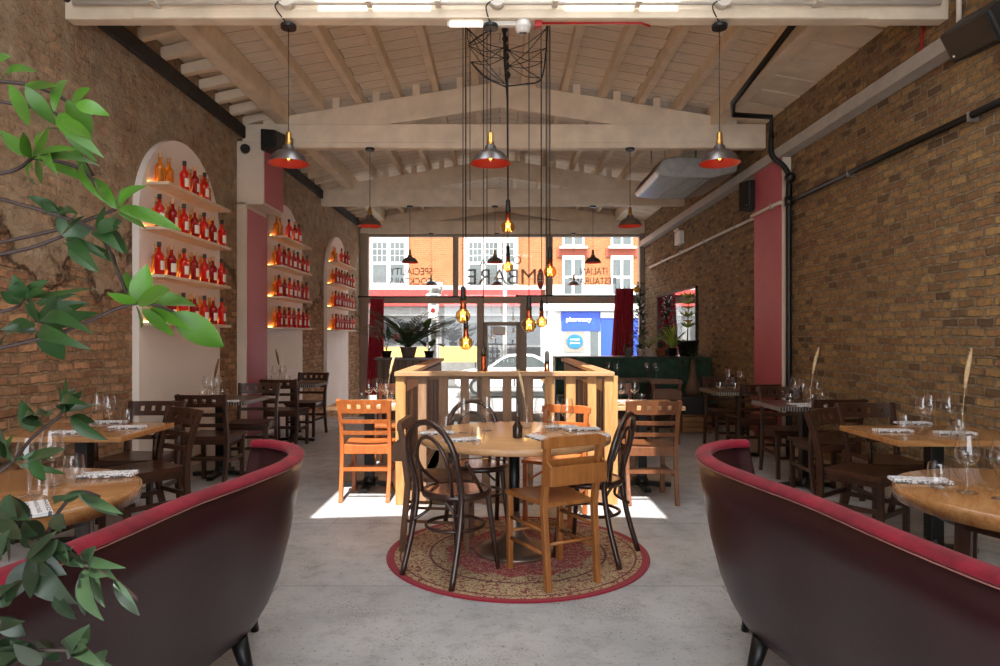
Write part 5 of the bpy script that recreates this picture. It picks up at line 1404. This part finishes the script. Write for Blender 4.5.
# right ledge plants
t = thing('column_plant', 'tall narrow leafy plant at the right end of the shop window', 'plant', (2.98,14.2,LOW), 0, GV); pot(t, .2, .4, 'black_plastic')
m = MB(); st = MB(); st.cyl((0,0,.38),(0,0,2.95),.02,.008,8)
for i in range(420):
    z = rnd.uniform(.9,3.05); a = rnd.uniform(0,6.28); r = .24*(1-.55*abs((z-1.9)/1.4)); b = V((0,0,z-.06)); e = V((math.cos(a)*r, math.sin(a)*r, z+rnd.uniform(-.08,.1))); leaf_mesh(m, b.lerp(e,.45), e, .05, .1, n=3)
m.build('foliage', 'leaf_dark', t, fix=False); st.build('stem', 'stem_brown', t)
m = MB(); m.sphere((-.1,-.15,2.93), .07, 8, 6); m.build('flower', 'bloom_yellow', t)
LZ = 1.031
def smallpot(px, py_foot, Yd, lab, r, h, mat, kind, L=.25, wl=.03):
    x = (px-500)/F*Yd
    t = thing('potted_plant', lab, 'plant', (x, Yd, LZ), 0, 'potted plants on the banquette ledge'); pot(t, r, h, mat)
    if kind == 'spiky': 
        m = MB()
        for i in range(34):
            a = rnd.uniform(0,6.28); e = rnd.uniform(.3,1.4); leaf_mesh(m, (0,0,h*.9), (math.cos(a)*math.cos(e)*L, math.sin(a)*math.cos(e)*L, h*.9+math.sin(e)*L), wl, .15, n=4)
        m.build('foliage', 'lime_leaf', t, fix=False)
    elif kind == 'bush':
        m = MB()
        for i in range(70):
            a = rnd.uniform(0,6.28); e = rnd.uniform(.0,1.5); q = rnd.uniform(.5,1); b = V((math.cos(a)*math.cos(e)*L*q, math.sin(a)*math.cos(e)*L*q, h+math.sin(e)*L*q)); leaf_mesh(m, b*.7+V((0,0,h*.3)), b, wl, .1, n=3)
        m.build('foliage', 'leaf_dark', t, fix=False)
    elif kind == 'palm': fronds(t, 9, L, h*.9, rnd, 'lime_leaf', .02, pairs=10)
    return t
smallpot(628, 357, 10.6, 'small grey potted bush at the left end of the banquette ledge', .07, .11, 'pot_grey', 'bush', .11, .03)
smallpot(640, 357, 10.6, 'small pale potted bush, second on the banquette ledge', .06, .11, 'plaster', 'bush', .11, .03)
smallpot(649, 357, 10.7, 'leafy pot plant with trailing leaves, third on the banquette ledge', .07, .12, 'plaster', 'palm', .5)
smallpot(661, 357, 10.55, 'orange bowl shaped pot with low plant on the banquette ledge', .09, .11, 'terracotta', 'bush', .12, .03)
smallpot(672, 357, 10.65, 'spiky lime green plant near the mirror on the banquette ledge', .08, .13, 'black_plastic', 'spiky', .42, .035)
t = thing('flowering_plant', 'tall yellow flowering plant in a black pot beside the mirror', 'plant', (2.98,10.6,LZ), 0, 'potted plants on the banquette ledge'); pot(t, .17, .25, 'black_plastic')
m = MB(); m.cyl((0,0,.2),(.02,0,.95),.012,.006,6); m.build('stem', 'palm_green', t)
m = MB()
for z in (.45,.62,.82,.92):
    for i in range(9): a = i*.7+z*9; leaf_mesh(m, (.01,0,z), (math.cos(a)*.15, math.sin(a)*.15, z+.1), .05, -.2, n=4)
m.build('leaves', 'lime_leaf', t, fix=False)
m = MB()
for z in (.52,.74):
    for i in range(7): a = i*.9+z*5; leaf_mesh(m, (.01,-.02,z), (math.cos(a)*.12, math.sin(a)*.12-.02, z+.05), .06, .2, n=4)
m.build('blooms', 'bloom_yellow', t, fix=False)
# ponytail palm in planter on a crate
t = thing('wooden_crate', 'low wooden crate under the black planter by the right wall', 'crate', (2.72,9.4,0)); m = MB()
for i in range(3): m.bb(-.2,.2,-.2,-.18,.02+.075*i,.085+.075*i); m.bb(-.2,.2,.18,.2,.02+.075*i,.085+.075*i)
m.bb(-.2,-.18,-.18,.18,0,.25); m.bb(.18,.2,-.18,.18,0,.25); m.build('sides', 'crate_wood', t); m = MB(); m.bb(-.2,.2,-.2,.2,.25,.262); m.build('top', 'crate_wood', t)
t = thing('ponytail_palm', 'thick trunked plant in a black square planter on the wooden crate', 'plant', (2.72,9.4,.263)); m = MB()
m.prism([(-.17,0),(.17,0),(.2,.25),(-.2,.25)], -.18, .18, 'y'); m.build('planter', 'black_plastic', t, bevel=.01)
m = MB(); m.lathe([(.09,.25),(.11,.32),(.075,.44),(.04,.6),(.032,.75)], 14); m.build('trunk', 'fence_dark', t); m = MB()
for i in range(46):
    a = rnd.uniform(0,6.28); l = rnd.uniform(.3,.5); leaf_mesh(m, (0,0,.74), (math.cos(a)*l*.6, math.sin(a)*l*.6, .74+rnd.uniform(-.25,.25)), .018, .5, n=5)
m.build('foliage', 'leaf_dark', t, fix=False)
# chrome post
p = G(706, 432); t = thing('chrome_post', 'slim chrome post on a disc foot beside the crate', 'post', (p.x, p.y, 0)); m = MB(); m.cyl((0,0,.01),(0,0,.66),.016,n=10); m.build('pole', 'galvanised', t); m = MB(); m.lathe([(.1,0),(.1,.008),(.03,.02)], 18); m.build('foot', 'galvanised', t)

# ------------------------------------------------ foreground plant
PD = 1.08
def fp(px, py, d=0): return P(px, py, PD+d)
t = thing('foreground_plant', 'large glossy leaved plant on long dark stems at the left edge, nearest the camera', 'plant', (-.86,.78,0)); inv = Matrix.Translation(t.location).inverted()
def gp(m, nm, mat, fix=False): o = m.build(nm, mat, t, fix=fix); o.matrix_parent_inverse = inv; return o
m = MB(); m.lathe([(.13,0),(.17,.3),(.18,.3),(.18,.34),(.165,.34),(.16,.3)], 22, (-.86,.78,0)); gp(m, 'pot', 'pot_grey', True)
stems = [[(0,80),(25,84),(52,93),(70,104),(78,120)], [(0,98),(20,105),(54,112),(72,140),(93,176)], [(0,176),(15,170),(32,158)], [(33,158),(60,162),(85,172),(108,200)],
 [(0,246),(60,229),(116,209)], [(0,194),(60,216),(98,233),(115,265),(126,292)], [(0,258),(30,248),(63,236)], [(0,316),(15,308),(27,298),(37,322)], [(0,352),(60,333),(137,303),(185,318)],
 [(0,486),(13,461),(33,437),(60,415),(66,396)], [(45,540),(60,510),(80,492),(100,497)], [(20,650),(70,650)], [(85,565),(112,578),(138,600)], [(0,530),(25,528),(45,545),(85,565)]]
m = MB()
for q, s_ in enumerate(stems):
    dd = .05*math.sin(q*2.1)
    m.tube(spline([fp(a-(18 if a == 0 else 0), b, dd+.02*i) for i, (a, b) in enumerate(s_)], 5), .0032, 6)
for y0, y1 in ((.3,1.25),(.3,1.55),(.3,1.8)):
    m.tube(spline([(-.86,.78,y0), (-.9,.85,(y0+y1)/2), (-.92,1.0,y1)], 6), .009, 8)
gp(m, 'stems', 'stem_brown', True)
LG = [(0,62,12,56,12),(2,80,37,72,12),(9,84,29,126,11),(25,86,56,125,13),(25,84,57,86,11),(66,100,92,134,19),(54,112,70,80,9),(72,102,91,88,10),(76,104,110,116,12),(58,114,104,158,14),(60,120,97,162,12),(62,118,93,140,11),(74,140,95,182,9),
 (32,158,0,130,14),(32,158,23,132,12),(32,158,49,126,10),(36,150,65,130,8),(32,158,78,150,12),(34,159,100,166,10),(36,160,42,184,9),(32,162,40,186,8),(40,160,92,184,10),(50,160,58,176,8),(82,162,106,203,8),
 (116,208,94,178,9),(116,209,106,185,9),(118,207,122,188,8),(119,204,147,186,13),(117,207,182,231,15),(118,212,146,229,9)]
LD = [(60,215,27,196,10),(60,214,64,208,10),(66,222,78,214,12),(98,233,123,220,15),(98,233,128,254,17),(108,250,123,277,9),(98,233,120,208,11),(63,236,93,227,16),(63,236,60,208,9),(66,237,109,261,8),(70,242,95,272,14),
 (27,298,14,274,16),(27,298,48,280,14),(20,303,0,292,11),(27,297,92,288,6),(36,304,76,294,7),(37,322,32,298,10),(37,322,90,303,17),(40,320,99,313,12),(44,318,94,334,12),(45,330,63,360,20),(40,330,92,350,12),(37,330,0,330,16),(36,326,2,345,14),
 (66,414,66,378,6),(62,410,83,391,9),(64,412,94,405,15),(70,416,108,440,12),(32,432,21,400,13),(40,426,54,414,14),(42,426,34,414,10),(12,462,0,428,14),(25,456,66,449,11),(30,458,46,480,13),(18,464,66,474,6),(8,455,0,440,12)]
LH = [(137,303,147,264,20),(136,300,126,272,10),(137,303,107,293,9),(138,300,170,290,20),(140,305,196,306,16),(137,306,141,328,11),(142,308,174,336,10),(150,308,192,330,9),(172,312,224,347,24)]
LB = [(12,496,20,530,24),(0,505,30,520,20),(22,524,46,536,16),(62,500,84,491,9),(80,494,123,514,8),(56,516,61,532,13),(0,555,10,530,18),(28,560,58,540,14),(30,560,8,602,19),(28,557,77,604,24),(54,596,78,620,13),(50,541,84,562,16),(62,545,86,566,12),
 (85,565,62,546,11),(87,563,96,546,13),(90,560,126,568,9),(88,568,112,568,9),(86,568,85,616,11),(90,568,104,621,16),(114,580,140,616,10),(12,590,0,608,12),(0,618,26,636,16),(75,648,90,624,14),(74,650,64,638,12),(78,650,113,666,14),(76,648,88,640,10),(0,650,30,642,20),(0,665,30,650,22),(10,540,0,570,16),(40,545,20,530,14),(60,660,40,640,12),(90,666,108,650,10),(0,520,14,545,18),(5,600,24,580,14),(40,662,10,640,18)]
rl = random.Random(5)
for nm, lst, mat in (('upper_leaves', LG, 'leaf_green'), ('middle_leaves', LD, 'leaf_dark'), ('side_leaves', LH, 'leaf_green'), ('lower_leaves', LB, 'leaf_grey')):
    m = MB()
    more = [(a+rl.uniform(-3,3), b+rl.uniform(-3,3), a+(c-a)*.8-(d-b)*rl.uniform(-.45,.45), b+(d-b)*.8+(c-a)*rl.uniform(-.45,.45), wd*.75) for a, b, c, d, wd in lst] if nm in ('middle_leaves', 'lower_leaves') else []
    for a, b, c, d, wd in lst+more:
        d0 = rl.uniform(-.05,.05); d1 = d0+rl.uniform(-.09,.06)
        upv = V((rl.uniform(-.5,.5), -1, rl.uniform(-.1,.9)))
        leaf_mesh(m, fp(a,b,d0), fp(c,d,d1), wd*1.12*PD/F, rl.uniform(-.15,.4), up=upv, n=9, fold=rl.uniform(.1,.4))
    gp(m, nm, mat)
